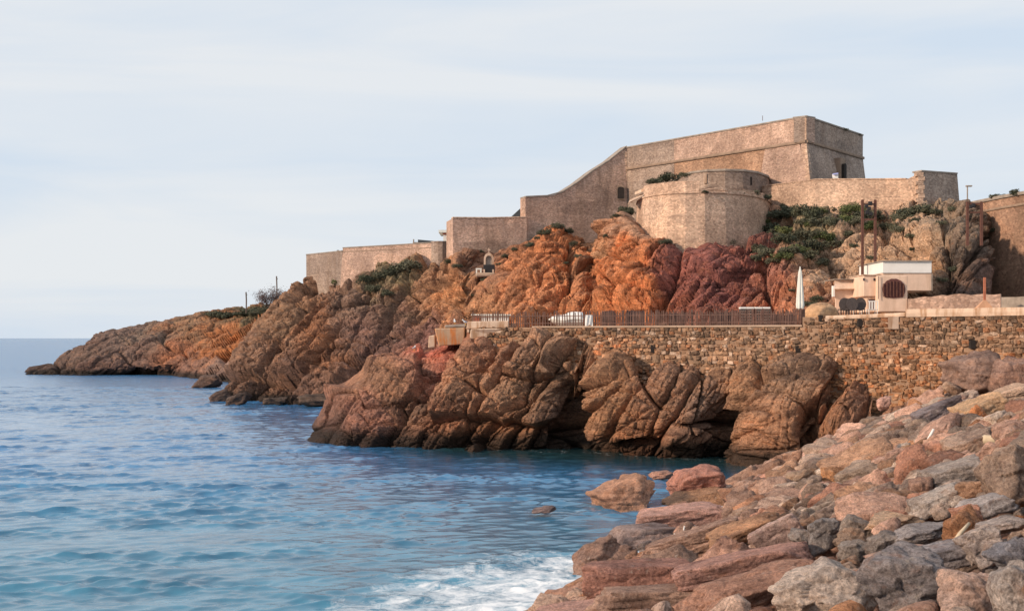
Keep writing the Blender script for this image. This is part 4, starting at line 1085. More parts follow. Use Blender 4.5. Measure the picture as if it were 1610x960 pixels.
# closed parasol
pa = thing('closed_parasol', 'tall closed white parasol at the right end of the fence', 'parasol')
c = at(1258, 0, 69.8)
MB().tube([(c[0], c[1], ZL), (c[0], c[1], zat(419, 69.8))], .03, 8).build('pole', M_WHITE, pa)
v = []; f = []
for i, (z_, r_) in enumerate([(zat(421, 69.8), .03), (zat(428, 69.8), .10), (zat(445, 69.8), .15), (zat(465, 69.8), .20), (zat(480, 69.8), .23), (zat(485, 69.8), .20)]):
    for j in range(16):
        a = 2 * math.pi * j / 16; rr_ = r_ * (1 if j % 2 else .68); v.append((c[0] + rr_ * math.cos(a), c[1] + rr_ * math.sin(a), z_ - (.12 if j % 4 == 0 and i > 3 else 0)))
for i in range(5): f += [(i * 16 + j, i * 16 + (j + 1) % 16, (i + 1) * 16 + (j + 1) % 16, (i + 1) * 16 + j) for j in range(16)]
MB().add(v, f).build('folded_canopy', M_CANVAS, pa)
MB().box((c[0] - .28, c[1] - .28, ZL + .002), (c[0] + .28, c[1] + .28, ZL + .1)).build('base', M_COPE, pa, bevel=.02)
gp = MB().box((at(1263, 0, 69.3)[0] - .07, 69.2, ZL - .3), (at(1263, 0, 69.3)[0] + .08, 69.4, ZL + .95)).build('gate_post', M_PALE, None, bevel=.02)
tag(gp, 'dark wooden post right beside the closed parasol', 'post')
# stone oven / domed mound
ov = thing('domed_stone_hut', 'low domed stone structure between the parasol and the cream buildings', 'stone dome')
c = at(1291, 0, 71.5)
MB().lathe([(1.05, -.6), (1.02, .35), (1.04, .37), (.98, .6), (.82, .9), (.55, 1.12), (.2, 1.22), (.02, 1.23)], (c[0], c[1], ZR - .35), 22).build('dome', masonry('oven_stone', (.44, .27, .15), (.50, .32, .19), (.36, .24, .15), 4), ov, smooth=True)

# ------------------------------------------------------------------ cafe buildings
cafe = thing('cafe_building', 'cluster of small cream cafe buildings with dark arched grille on the raised terrace', 'building')
def pb(px0, px1, py0, py1, D, depth): return (at(px0, 0, D)[0], D, zat(py1, D)), (at(px1, 0, D)[0], D + depth, zat(py0, D))
MB().prism([at(1313, 492, 76.5), at(1360, 492, 76.5), at(1360, 492, 79), at(1313, 492, 79)], [at(1313, 440, 76.5), at(1360, 440, 76.5), at(1360, 440, 79), at(1313, 440, 79)]).build('left_wing', M_CREAM, cafe, bevel=.03)
aw = MB().prism([at(1312, 456, 76.3), at(1360, 455, 76.3), at(1360, 440, 76.9), at(1312, 440, 76.9)], [at(1312, 454, 76.1), at(1360, 453.5, 76.1), at(1360, 438.5, 76.6), at(1312, 438.5, 76.6)]).build('sloping_awning', M_CREAM, cafe)
MB().box(*pb(1309.5, 1312.5, 449, 466, 76.2, .3)).build('pilaster', M_WHITE, cafe)
MB().box(*pb(1357.5, 1387, 432.5, 466, 74.2, 3)).build('upper_room', M_CREAM, cafe, bevel=.04)
MB().box(*pb(1363, 1388, 466.02, 490, 74.35, 2.6)).build('ground_room', M_CREAM, cafe)
MB().box(*pb(1366, 1380, 470, 485, 74.3, .1)).build('window', plain('dim_glass', (.14, .09, .09), .3), cafe)
for px_ in (1358.6, 1375): MB().box(*pb(px_ - .9, px_ + .9, 437, 441, 74.1, .12)).build('wall_lamp', M_BLACK, cafe)
MB().box(*pb(1381, 1427, 433, 490, 73.6, 2.5)).build('arch_front', M_CREAM, cafe, bevel=.04)
pts = [(1391, 467)] + [(1405.5 - 18.2 * math.cos(a), 454.5 - 17 * math.sin(a) + .6 * (k % 2)) for k, a in enumerate(np.linspace(-.45, math.pi + .45, 19))] + [(1420, 467), (1405, 468.5)]
gr = MB().prism([at(x, y, 73.54) for x, y in pts], [at(x, y, 73.65) for x, y in pts]).build('arched_grille', plain('plum_grille', (.13, .055, .05), .9, .4, 12, .5), cafe)
for k in range(7): MB().box(*pb(1389 + 5.2 * k, 1390.2 + 5.2 * k, 447 - 6 * math.sin(math.pi * (k + .5) / 7), 466, 73.46, .06)).build('bar', M_RUST, gr)
MB().box(*pb(1388, 1464.5, 429.5, 457, 77.5, 5)).build('back_block', M_CREAM, cafe, bevel=.03)
MB().box(*pb(1387.5, 1465, 410.5, 429.4, 77.42, 5.2)).build('white_top_storey', M_WHITE, cafe, bevel=.03)
MB().tube([at(1465.5, 430, 77.3), at(1465.5, 457, 77.3)], .035, 6).build('downpipe', M_COPE, cafe)
MB().box(*pb(1386, 1466, 409.4, 410.9, 77.3, 5.4)).build('roof_edge', M_COPE, cafe)
MB().box(*pb(1312, 1361, 438.2, 439.4, 76.2, 2.6)).build('roof_edge', M_COPE, cafe)
MB().box(*pb(1357, 1388, 431.3, 432.6, 74.1, 3.1)).build('roof_edge', M_CONC, cafe)
MB().box(*pb(1364.5, 1381.5, 468.6, 469.9, 74.22, .12)).build('lintel', M_CONC, cafe)
MB().box(*pb(1436, 1446, 437, 450, 77.44, .1)).build('window', plain('shutter_grey', (.30, .27, .25), .7), cafe) if False else None
MB().tube([at(1381, 470, 73.5), at(1381, 434, 73.5)], .02, 5).build('cable', M_BLACK, cafe)
# planter wall right of the cafe
gw = thing('low_rubble_wall', 'low pinkish rubble wall right of the cafe below the dark rocks', 'wall')
wall_mesh('wall_face', [xy(1427, 73.5), xy(1490, 72.2), xy(1573, 71)], [8.75, 8.95, 8.95], ZR - .2, .6, M_FORT, gw, jit=.05, step=.3)
g5 = thing('grey_boundary_wall', 'smooth grey wall at the far right edge of the terrace', 'wall')
wall_mesh('wall_face', [xy(1571, 73.5), xy(1660, 70)], 8.85, ZR - .2, .3, M_COPE, g5)
# chairs
def chair(px, D, label, mat, kind):
    c = at(px, 0, D); ch = thing('terrace_chair', label, 'chair', 'chairs on the raised terrace', (c[0], c[1], ZR + .004))
    w = .27
    MB().box((-w, -.25, .42), (w, .25, .47)).build('seat', mat, ch, bevel=.015)
    for sx in (-1, 1):
        for sy in (-1, 1): MB().tube([(sx * w * .85, sy * .22, 0), (sx * w * .85, sy * .22, .418)], .022, 6).build('leg', mat, ch)
    if kind == 'round':
        MB().prism([(w * 1.15 * math.cos(a), -.27, .72 + .36 * math.sin(a)) for a in np.linspace(0, 2 * math.pi, 16)[:-1]], [(w * 1.15 * math.cos(a), -.22, .72 + .36 * math.sin(a)) for a in np.linspace(0, 2 * math.pi, 16)[:-1]]).build('backrest', mat, ch)
    else:
        for k in range(4): MB().box((-w + .03 + .145 * k, -.27, .475), (-w + .1 + .145 * k, -.235, .88)).build('back_slat', mat, ch)
        MB().box((-w, -.275, .884), (w, -.23, .94)).build('top_rail', mat, ch)
chair(1326, 70.0, 'leftmost dark round-backed chair beside the stone dome', M_WICK, 'round')
chair(1338, 69.6, 'second dark round-backed chair from the stone dome', M_WICK, 'round')
chair(1351, 69.9, 'dark round-backed chair behind the white slatted chair', M_WICK, 'round')
chair(1347, 71.0, 'white slatted chair left of the dim cafe window', M_WHITE, 'slat')
chair(1371, 71.0, 'white slatted chair in front of the dim cafe window', M_WHITE, 'slat')
chair(1331, 71.2, 'dark round-backed chair behind the others by the cream wing', M_WICK, 'round')
# steel frames
def steel(pxa, pxb, ytop, ybase, D, label, bars, lamps):
    s_ = thing('steel_frame', label, 'steel frame', 'rusty goalpost frames')
    for p in (pxa, pxb): MB().box((at(p, 0, D)[0] - .075, D - .075, zat(ybase, D)), (at(p, 0, D)[0] + .075, D + .075, zat(ytop, D))).build('post', M_RUST, s_)
    for y in bars: MB().box((at(pxa, 0, D)[0] + .076, D - .05, zat(y, D) - .05), (at(pxb, 0, D)[0] - .076, D + .05, zat(y, D) + .05)).build('crossbar', M_RUST, s_)
    for x, y, r_ in lamps:
        c = at(x, y, D - .12); MB().box((c[0] - r_, c[1] - .1, c[2] - r_), (c[0] + r_, c[1] + .05, c[2] + r_)).build('floodlight', M_BLACK, s_, bevel=.03)
steel(1356, 1376, 314, 448, 80.5, 'tall rusty two-post steel frame with floodlights left of the cafe roof', (321, 345), [(1362, 324, .11), (1368, 320, .13), (1366, 328, .12), (1363, 334, .12), (1369, 336, .12)])
steel(1521, 1543, 317, 386, 80.2, 'shorter rusty steel frame on the dark rocks by the side wall', (320, 334), [(1530, 323, .12), (1526, 325, .1)])
MB().tube([at(1376, 310.5, 80.5), at(1416, 309.5, 92)], .012, 5).build('wire', M_RUST, bpy.data.objects['steel_frame'])
la = thing('street_lamp', 'thin grey lamp post above the dark rocks beside the turret', 'street lamp')
MB().tube([at(1521, 330, 96), at(1521, 292, 96)], .05, 8).build('pole', M_COPE, la)
MB().box((at(1519, 0, 96)[0], 95.9, zat(293.5, 96)), (at(1528, 0, 96)[0], 96.15, zat(291.5, 96))).build('lamp_head', M_COPE, la)
rp = thing('rusty_post', 'short rust-red post with spread foot on the pale terrace edge', 'post')
c = at(1548, 0, 62.9)
MB().box((c[0] - .05, c[1] - .05, ZR + .35), (c[0] + .05, c[1] + .05, zat(436, 62.9))).build('post', plain('red_rust', (.40, .14, .08)), rp)
MB().prism([(c[0] - .42, c[1] - .2, ZR + .353), (c[0] + .35, c[1] - .2, ZR + .353), (c[0] + .35, c[1] + .2, ZR + .353), (c[0] - .42, c[1] + .2, ZR + .353)], [(c[0] - .06, c[1] - .06, ZR + .75), (c[0] + .06, c[1] - .06, ZR + .75), (c[0] + .06, c[1] + .06, ZR + .75), (c[0] - .06, c[1] + .06, ZR + .75)]).build('foot', plain('rust_concrete', (.55, .30, .18)), rp)
for k, (px_, y0, y1) in enumerate(((435, 434, 472), (387, 459, 486))):
    po = thing('wooden_pole', ('thin tall pole rising behind the tamarisk on the headland', 'short crooked post on the far ridge left of the tamarisk')[k], 'pole')
    D_ = (200, 226)[k]
    MB().tube([at(px_, y1 + 6, D_), at(px_ + .4, (y0 + y1) / 2, D_), at(px_ - .2, y0, D_)], (.10, .12)[k], 6).build('shaft', M_BARK, po)
    MB().tube([at(px_ - .3, y0 + 5, D_), at(px_ + 1.8, y0 + 4, D_)], .05, 5).build('bracket', M_BARK, po)

# ------------------------------------------------------------------ boulders
def ico(sub):
    bm = bmesh.new(); bmesh.ops.create_icosphere(bm, subdivisions=sub, radius=1)
    V = np.array([v.co[:] for v in bm.verts]); F = np.array([[v.index for v in f.verts] for f in bm.faces]); bm.free()
    return V, F
ICO = {k: ico(k) for k in (2, 3, 4, 5)}
def rock_np(seed, sub, npl=14, sharp=80, noise=.05):
    """angular boulder: unit ball cut by random planes, edges worn, surface pitted"""
    V, F = ICO[sub]
    r = np.random.default_rng(seed)
    n = r.normal(size=(npl, 3)); n /= np.linalg.norm(n, axis=1, keepdims=True)
    ax = np.vstack([np.eye(3), -np.eye(3)]) + r.normal(0, .22, (6, 3)); ax /= np.linalg.norm(ax, axis=1, keepdims=True)
    n = np.vstack([n, ax]); d = np.concatenate([r.uniform(.72, 1.05, npl), r.uniform(.62, .9, 6)])
    s = np.maximum(V @ n.T, 0) / d
    rad = (s ** sharp).sum(1) ** (-1 / sharp)
    P = V * rad[:, None]
    if sub > 2:
        f1, f2, vec, rid = worley(P * 1.7 + seed * 3.1, seed)
        P = P * (1 + (.16 * (rid[:, 0] - .5) + .22 * ((rid[:, 1] - .5) * vec[:, 0] + (rid[:, 2] - .5) * vec[:, 2]) - .05 * np.exp(-(f2 - f1) / .05))[:, None])
        f1, f2, vec, rid = worley(P * 4.1 + seed * 1.7, seed + 3)
        P = P * (1 + (.045 * (rid[:, 0] - .5) - .02 * np.exp(-(f2 - f1) / .06))[:, None])
        P = P * (1 + noise * fbm(P * 2.6 + seed, 4, seed, .6))[:, None]
    return P, F
def rock_mesh(seed, sub, **k):
    P, F = rock_np(seed, sub, **k); return mesh_np('boulder', P, F, M_BOULDER)
ROCK = [rock_mesh(500 + k, 4) for k in range(16)]
RED, PINK, GREY, PALE, BRN, ORG, BLU, DRK = ((.34, .165, .125), (.44, .28, .235), (.30, .245, .22), (.52, .44, .39), (.30, .185, .13), (.48, .23, .12), (.215, .21, .23), (.17, .15, .14))
placed = []
def boulder(px, py, w, h, tilt, col, label, mesh=None, deep=.8, lift=0.0, D=None, seed=None, yaw=0.0):
    """boulder seen at photo pixel (px, py), w x h pixels; stands on the bank at its real distance and size"""
    rs_ = random.Random(int(px * 13 + py))
    if D is None:
        g = bank_hit(px, py + h * .25)
    else:
        g = at(px, py, D)
    Dd_ = g[1]
    sx = w / FPX * Dd_ / 2 * 1.12; sz_ = h / FPX * Dd_ / 2 * 1.18; sy = max(sz_ * 1.0, min(sx * deep, 1.6))
    me = mesh or ROCK[rs_.randrange(16)]
    o = bpy.data.objects.new('boulder', me)
    base = at(px, py, Dd_)
    o.matrix_world = Matrix.Translation(Vector(base) + Vector((0, sy * .25, lift))) @ Matrix.Rotation(R(-tilt), 4, 'Y') @ Matrix.Rotation(R(yaw), 4, 'Z') @ Matrix.Diagonal((sx, sy, sz_, 1)) @ Matrix.Rotation(rs_.choice((0, math.pi)), 4, 'Z') @ Matrix.Rotation(rs_.choice((0, math.pi)), 4, 'X')
    o.color = (*np.clip((np.array(col) * .85 + np.array([.37, .255, .21]) * .15) * 1.2, 0, .8), 1)
    COL.objects.link(o)
    tag(o, label, 'boulder', 'boulders of the shore bank')
    placed.append((base[0], base[1], max(sx, .3), px, py, w, h, label))
    return o
HI = [rock_mesh(900 + k, 5, noise=.06) for k in range(8)]
def slab_np(seed, sub):
    V, F = ICO[sub]; r = np.random.default_rng(seed)
    ax = np.vstack([np.eye(3), -np.eye(3)]) + r.normal(0, .13, (6, 3)); ax /= np.linalg.norm(ax, axis=1, keepdims=True)
    n = r.normal(size=(6, 3)); n /= np.linalg.norm(n, axis=1, keepdims=True)
    n = np.vstack([ax, n]); d = np.concatenate([r.uniform(.66, .78, 6), r.uniform(.88, 1.05, 6)])
    s_ = np.maximum(V @ n.T, 0) / d; P = V * ((s_ ** 46).sum(1) ** (-1 / 46))[:, None]
    f1, f2, vec, rid = worley(P * np.array([1.6, 1.6, 2.6]) + seed, seed)
    P = P * (1 + (.09 * (rid[:, 0] - .5) + .10 * (rid[:, 1] - .5) * vec[:, 0] - .03 * np.exp(-(f2 - f1) / .05))[:, None])
    return P * (1 + .045 * fbm(P * 3.2 + seed, 4, seed, .6))[:, None], F
SLAB = [mesh_np('boulder', *slab_np(1100 + k, 5), M_BOULDER) for k in range(7)]
boulder(985, 773, 108, 58, 18, (.40, .215, .14), 'pointed reddish brown boulder standing alone in the water', HI[0], 1.0, D=49, lift=-.3)
boulder(1098, 759, 98, 44, 12, (.42, .19, .145), 'blocky red boulder right of the lone boulder in the water', HI[1], .8, D=51)
boulder(1095, 789, 110, 32, 8, (.38, .20, .11), 'ochre slab with dark holes below the blocky red boulder')
boulder(1030, 795, 70, 30, 14, (.40, .24, .15), 'low ochre slab at the water edge behind the pink slab')
boulder(1072, 815, 165, 40, 6, (.47, .27, .225), 'long smooth pink slab at the water edge', SLAB[0], .6)
boulder(1008, 845, 112, 40, 4, (.27, .205, .195), 'flat grey-mauve slab in front of the long pink slab', SLAB[1], .7)
boulder(938, 882, 98, 58, 30, (.26, .16, .125), 'rounded dark brown boulder at the outermost water edge', HI[4], .8)
boulder(1016, 861, 34, 20, 10, (.22, .19, .185), 'small dark rounded stone between slabs near the foam')
boulder(1084, 856, 190, 42, 16, (.43, .26, .19), 'long tilted tan slab with shadowed front face', SLAB[2], .5)
boulder(1170, 838, 130, 30, 18, (.42, .22, .12), 'rusty orange tilted slab above the tan slab')
boulder(1012, 912, 205, 66, 2, (.37, .18, .14), 'broad flat-topped red slab beside the surf', SLAB[3], .5)
boulder(1175, 893, 265, 48, 12, (.41, .22, .18), 'longest red slab rising to the right in the lower middle', SLAB[4], .45)
boulder(1040, 946, 230, 46, 3, (.38, .235, .175), 'brown slab under the broad red slab at the bottom edge', SLAB[5], .5)
boulder(925, 966, 190, 34, 8, (.36, .21, .18), 'low wet pink slab at the bottom edge beside the foam', SLAB[6], .6)
boulder(1190, 938, 270, 62, 17, (.38, .20, .14), 'rough reddish rock face behind the pale fractured boulder', HI[1], .5)
boulder(1305, 930, 178, 86, 8, (.50, .42, .37), 'large pale grey fractured boulder at the bottom edge', HI[0], .8)
boulder(1436, 920, 130, 104, 12, (.24, .225, .235), 'large blue-grey boulder in the foreground right of the pale boulder', HI[4], .8)
boulder(1530, 935, 120, 74, -4, (.50, .35, .29), 'cracked pinkish boulder with orange veins in the lower right corner', HI[5], .8)
boulder(1600, 930, 80, 90, 10, (.40, .36, .34), 'grey boulder cut off by the lower right corner', HI[6], .8)
boulder(1480, 878, 150, 44, 10, (.36, .33, .34), 'long grey-lilac slab lying above the blue-grey boulder', SLAB[0], .6)
boulder(1590, 872, 70, 44, 14, (.26, .26, .29), 'dark slate-blue boulder at the right edge in the foreground')
boulder(1545, 855, 90, 50, 20, (.46, .38, .34), 'pale wrinkled boulder above the lower right corner', HI[2])
boulder(1298, 840, 58, 50, 5, (.21, .20, .20), 'angular charcoal boulder with a lit left facet', HI[3], .9)
boulder(1262, 846, 28, 46, 70, (.22, .205, .20), 'narrow dark grey rock left of the charcoal boulder')
boulder(1226, 842, 92, 52, 30, (.56, .38, .32), 'smooth pale pink slab leaning left of the charcoal boulder', SLAB[1], .6)
boulder(1352, 834, 62, 42, -8, (.24, .205, .18), 'dark brown angular boulder right of the charcoal boulder', HI[6])
boulder(1392, 858, 60, 36, 24, (.20, .185, .18), 'dark wedge-shaped rock below the dark brown boulder', HI[1])
boulder(1340, 868, 52, 36, 10, (.22, .195, .18), 'dark rounded rock beneath the charcoal boulder')
boulder(1405, 822, 100, 28, 4, (.46, .31, .21), 'tan oblong boulder in the middle of the bank', HI[7])
boulder(1440, 842, 110, 28, 14, (.27, .255, .265), 'grey-blue elongated rock right of the dark wedge rock', HI[0])
boulder(1428, 872, 110, 24, 10, (.47, .30, .24), 'pink flat rock with an orange patch')
boulder(1590, 752, 100, 92, 40, (.33, .235, .18), 'big smooth brown boulder at the right edge', HI[4], .9)
boulder(1530, 700, 90, 36, 22, (.42, .29, .22), 'tan tilted slab left above the big brown boulder', SLAB[2])
boulder(1500, 745, 110, 34, 16, (.36, .31, .28), 'long grey slab left of the big brown boulder', SLAB[3])
boulder(1470, 790, 90, 34, 24, (.46, .40, .36), 'pale grey smooth slab in the middle right of the bank', HI[5])
boulder(1545, 800, 90, 30, 16, (.38, .35, .35), 'long grey-lilac rock below the big brown boulder')
boulder(1575, 826, 90, 24, 14, (.36, .31, .29), 'smooth finger-shaped grey rock near the right edge')
boulder(1306, 753, 38, 28, -10, (.50, .24, .11), 'small bright orange block among grey rocks', HI[2])
boulder(1240, 727, 48, 26, 8, (.47, .26, .17), 'orange-pink rock at the foot of the dark cliff')
boulder(1265, 752, 56, 30, 20, (.30, .21, .15), 'brown rock left of the small bright orange block')
boulder(1350, 745, 70, 30, 24, (.34, .25, .19), 'brown tilted slab right of the small bright orange block')
boulder(1475, 650, 84, 30, 24, (.24, .205, .215), 'dark purple-grey slab under the right end of the stone wall', SLAB[6])
boulder(1545, 645, 90, 34, 18, (.52, .33, .19), 'orange and cream slab at the upper right of the bank', SLAB[4])
boulder(1592, 622, 70, 28, 14, (.52, .36, .26), 'pale orange slab at the top right of the bank', SLAB[5])
boulder(1538, 652, 24, 26, 30, (.62, .24, .09), 'vivid orange broken rock face on the upper bank')
boulder(1540, 590, 100, 62, 10, (.27, .175, .14), 'large purple-brown outcrop against the right end of the stone wall', HI[0], .9, D=57.5)
boulder(1600, 596, 70, 70, 20, (.27, .165, .13), 'dark red outcrop at the right edge against the stone wall', HI[6], .9, D=56)
boulder(1498, 612, 18, 30, 60, (.42, .28, .20), 'small upright tan stone leaning under the purple outcrop', D=57)
boulder(1530, 621, 20, 16, 0, (.56, .44, .37), 'small pale stone in the hollow under the purple outcrop', D=56.5)
boulder(1390, 634, 22, 20, 20, (.60, .36, .30), 'small pink stone at the foot of the stone wall', D=61.5)
boulder(858, 800, 34, 10, 5, (.20, .15, .15), 'small dark rock awash in the water left of the lone boulder', D=46.5)
boulder(1042, 747, 40, 14, 5, (.40, .22, .17), 'low red rock in the water behind the blocky red boulder', D=58)

# smaller rocks of the bank
KIND = [(GREY, 'grey', .34), (PALE, 'pale', .13), (PINK, 'pink', .20), (BRN, 'brown', .13), (ORG, 'orange', .05), (RED, 'red', .09), (DRK, 'dark', .06)]
rs = random.Random(21)
pts = []
def ok(x, y, r_):
    for (a, b, c, *_r) in placed:
        if (a - x) ** 2 + (b - y) ** 2 < (c * .75 + r_ * .5) ** 2: return False
    for (a, b, c, *_r) in pts:
        if (a - x) ** 2 + (b - y) ** 2 < ((c + r_) * .70) ** 2: return False
    return True
for rad, tries in ((.60, 200), (.42, 1500), (.28, 6500), (.17, 13000)):
    for _ in range(tries):
        s_ = rs.uniform(-24, 36); d_ = rs.uniform(-.2, 13.5)
        r_ = rad * rs.uniform(.8, 1.2)
        x, y = B0[0] + BD[0] * s_ + BN[0] * d_, B0[1] + BD[1] * s_ + BN[1] * d_
        if y < 7 or y > 63 or (x * x + y * y) < 60: continue
        px_, py_ = to_px(np.array([x, y, BS * min(d_, 12.5)]))
        if px_ > 1900 or px_ < 700: continue
        if y < 40 and d_ < 0.9: continue
        if rad < .25 and y > 42: continue
        if px_ < 1180 and rad < .4 and d_ < 1.0 and y < 45: continue
        rp_ = r_ * FPX / y
        if rp_ > 48 and px_ < 1640: continue
        if any(abs(px_ - b_[3]) < b_[5] * .5 + rp_ * .55 and abs(py_ - b_[4]) < b_[6] * .5 + rp_ * .3 and y < b_[1] + .8 for b_ in placed): continue
        if ok(x, y, r_): pts.append((x, y, r_, d_, px_, py_))
def colour(px_, py_):
    u = rs.random(); acc = 0
    for c, nme, w in KIND:
        acc += w
        if u < acc: return np.array(c), nme
    return np.array(GREY), 'grey'
def zone(px_, py_):
    if py_ < 700: return 'upper bank below the stone wall'
    if px_ < 1230: return 'lower bank near the water'
    if py_ < 800: return 'middle of the bank'
    return 'near part of the bank'
rank = sorted(pts, key=lambda p: -(p[2] / p[1]) * (1 if -20 < p[4] < 1630 and p[5] < 985 else .05))
sv, sf, scol = [], [], []; n0 = 0
STOP = set('at among in with right left under beside behind lying above below near between against on cut standing of rising leaning from'.split())
LOW = [rock_np(700 + k, 2, sharp=16) for k in range(10)]
MID = [rock_np(760 + k, 3, sharp=20) for k in range(10)]
for k, (x, y, r_, d_, px_, py_) in enumerate(rank):
    col, nme = colour(px_, py_)
    if px_ < 1230 and py_ > 720: col = col * .6 + np.array(RED) * .4
    col = col * .74 + np.array([.42, .27, .20]) * .26
    col = np.clip(col * rs.uniform(.8, 1.6) * np.array([1.05, 1, .93]), .02, .8)
    z = BS * min(d_, 12.5) - .08 + rs.uniform(-.16, .22)
    el = rs.uniform(1.0, 1.75)
    M = Matrix.Translation((x, y, z)) @ Matrix.Rotation(R(rs.uniform(-38, -8)), 4, 'Y') @ Matrix.Rotation(rs.uniform(-.5, .5), 4, 'X') @ Matrix.Rotation(rs.uniform(-.6, .6), 4, 'Z') @ Matrix.Diagonal((r_ * el, r_ * rs.uniform(.8, 1.2), r_ * rs.uniform(.6, 1.05), 1)) @ Matrix.Rotation(rs.choice((0, math.pi)), 4, 'Z') @ Matrix.Rotation(rs.choice((0, math.pi)), 4, 'X')
    if k < 245:
        o = bpy.data.objects.new('bank_rock', ROCK[rs.randrange(16)]); o.matrix_world = M; o.color = (*col, 1); COL.objects.link(o)
        sz = 'large' if r_ > .5 else ('medium' if r_ > .36 else 'small')
        b_ = min(placed, key=lambda q_: (q_[3] - px_) ** 2 + 2.2 * (q_[4] - py_) ** 2)
        words = b_[7].split(); cut = next((i for i, w_ in enumerate(words) if i > 1 and w_ in STOP), len(words))
        dx_, dy_ = px_ - b_[3], py_ - b_[4]
        where = ('right of' if dx_ > 0 else 'left of') if abs(dx_) > 1.3 * abs(dy_) else ('below' if dy_ > 0 else 'above')
        far_ = 'well ' if math.hypot(dx_, dy_) > 75 else 'just '
        shape = 'long ' if el > 1.5 else ('squat ' if el < 1.2 else '')
        lab = f'{sz} {shape}{nme} rock {far_}{where} the {" ".join(words[:cut])}'
        tag(o, lab, 'rock', lab.replace(' rock ', ' rocks '))
    else:
        inview = -20 < px_ < 1630 and py_ < 985
        P, F = (MID if inview and y < 40 else LOW)[rs.randrange(10)]
        Mn = np.array(M); W_ = P @ Mn[:3, :3].T + Mn[:3, 3]
        sv.append(W_); sf.append(F + n0); n0 += len(W_); scol.append(np.repeat(col[None], len(W_), 0))
# gravel and cobbles in the gaps
for _ in range(2600):
    s_ = rs.uniform(-20, 24); d_ = rs.uniform(.4, 13)
    x, y = B0[0] + BD[0] * s_ + BN[0] * d_, B0[1] + BD[1] * s_ + BN[1] * d_
    if y < 8: continue
    px_, py_ = to_px(np.array([x, y, BS * d_]))
    if not (900 < px_ < 1650 and py_ < 990): continue
    P, F = LOW[rs.randrange(10)]; r_ = rs.uniform(.07, .2)
    W_ = (P * np.array([1.4, 1, .7]) * r_) + np.array([x, y, BS * min(d_, 12.5) - .48]); c = np.array(colour(0, 0)[0]) * rs.uniform(.7, 1.2)
    sv.append(W_); sf.append(F + n0); n0 += len(W_); scol.append(np.repeat(np.clip(c, 0, .8)[None], len(W_), 0))
me = mesh_np('rubble', np.concatenate(sv), np.concatenate(sf), M_BANK); set_attr(me, 'tint', np.concatenate(scol))
tag(link('rubble', me), 'small stones and cobbles filling gaps between boulders', 'rubble', None, 'stuff')
# rocks fringing the headlands
for (px_, py_, w, h, til, col, lab) in ((535, 600, 70, 34, 6, (.30, .19, .13), 'rounded brown boulder at the foot of the middle headland'), (500, 628, 60, 22, 0, (.20, .14, .11), 'low wet rock at the foot of the middle headland'),
        (345, 622, 34, 18, 20, (.19, .13, .11), 'dark wet rock at the left foot of the middle headland'), (375, 626, 40, 20, 25, (.17, .12, .10), 'second dark wet rock from the left foot of the middle headland'),
        (325, 598, 44, 22, 10, (.22, .14, .11), 'dark rock off the foot of the far point gully'), (430, 629, 40, 14, 0, (.16, .12, .10), 'thin wet ledge rock below the middle headland'),
        (305, 575, 70, 30, 20, (.32, .19, .15), 'pinkish hump rock at the foot of the far point'), (64, 577, 50, 12, 8, (.13, .09, .08), 'dark rock at the very tip of the far point')):
    o_ = boulder(px_, py_ + h * .12, w, h, til, col, lab, None, .8, D=min(wl(py_ + h * .5), 240))
    o_.color = (*(np.array(col) * .62), 1)

# driftwood and poles
def stick(name, label, pts_, r_, mat):
    o = MB().tube([tuple(p) for p in pts_], r_, 7).build(name, mat, None, smooth=True); tag(o, label, 'driftwood')
g = bank_hit(1346, 815)
stick('driftwood', 'thin bleached stick standing upright among grey rocks', [at(1343, 822, g[1]), at(1346, 808, g[1]), at(1347, 796, g[1])], [.035, .03, .015], M_WOOD)
g = bank_hit(1512, 840)
stick('driftwood', 'yellowish leaning cane above the wrinkled pale boulder', [at(1500, 853, g[1] - .4), at(1510, 838, g[1] - .3), at(1524, 822, g[1] - .2)], [.03, .028, .02], M_WOOD)
g = bank_hit(1560, 695)
stick('driftwood', 'long bleached log lying on the upper bank near the right edge', [at(1546, 690, g[1] - .6), at(1575, 693, g[1] - .6), at(1600, 698, g[1] - .6)], [.09, .10, .08], M_WOOD)
for k, (a, b, c, d) in enumerate(((1072, 842, 1076, 826), (1062, 846, 1060, 838), (1094, 832, 1091, 824))):
    g = bank_hit(a, b)
    stick('driftwood', ('tallest of three pale twigs on the tan slab', 'left one of three pale twigs on the tan slab', 'right one of three pale twigs on the tan slab')[k], [at(a, b, g[1] - .8), at((a + c) / 2 + 1, (b + d) / 2, g[1] - .8), at(c, d, g[1] - .8)], [.03, .025, .015], M_WHITE)
g = bank_hit(1460, 705)
stick('driftwood', 'short white bent stick on an orange rock in the upper bank', [at(1459, 690, g[1] - .5), at(1464, 682, g[1] - .5), at(1468, 674, g[1] - .5)], [.03, .035, .03], M_WHITE)

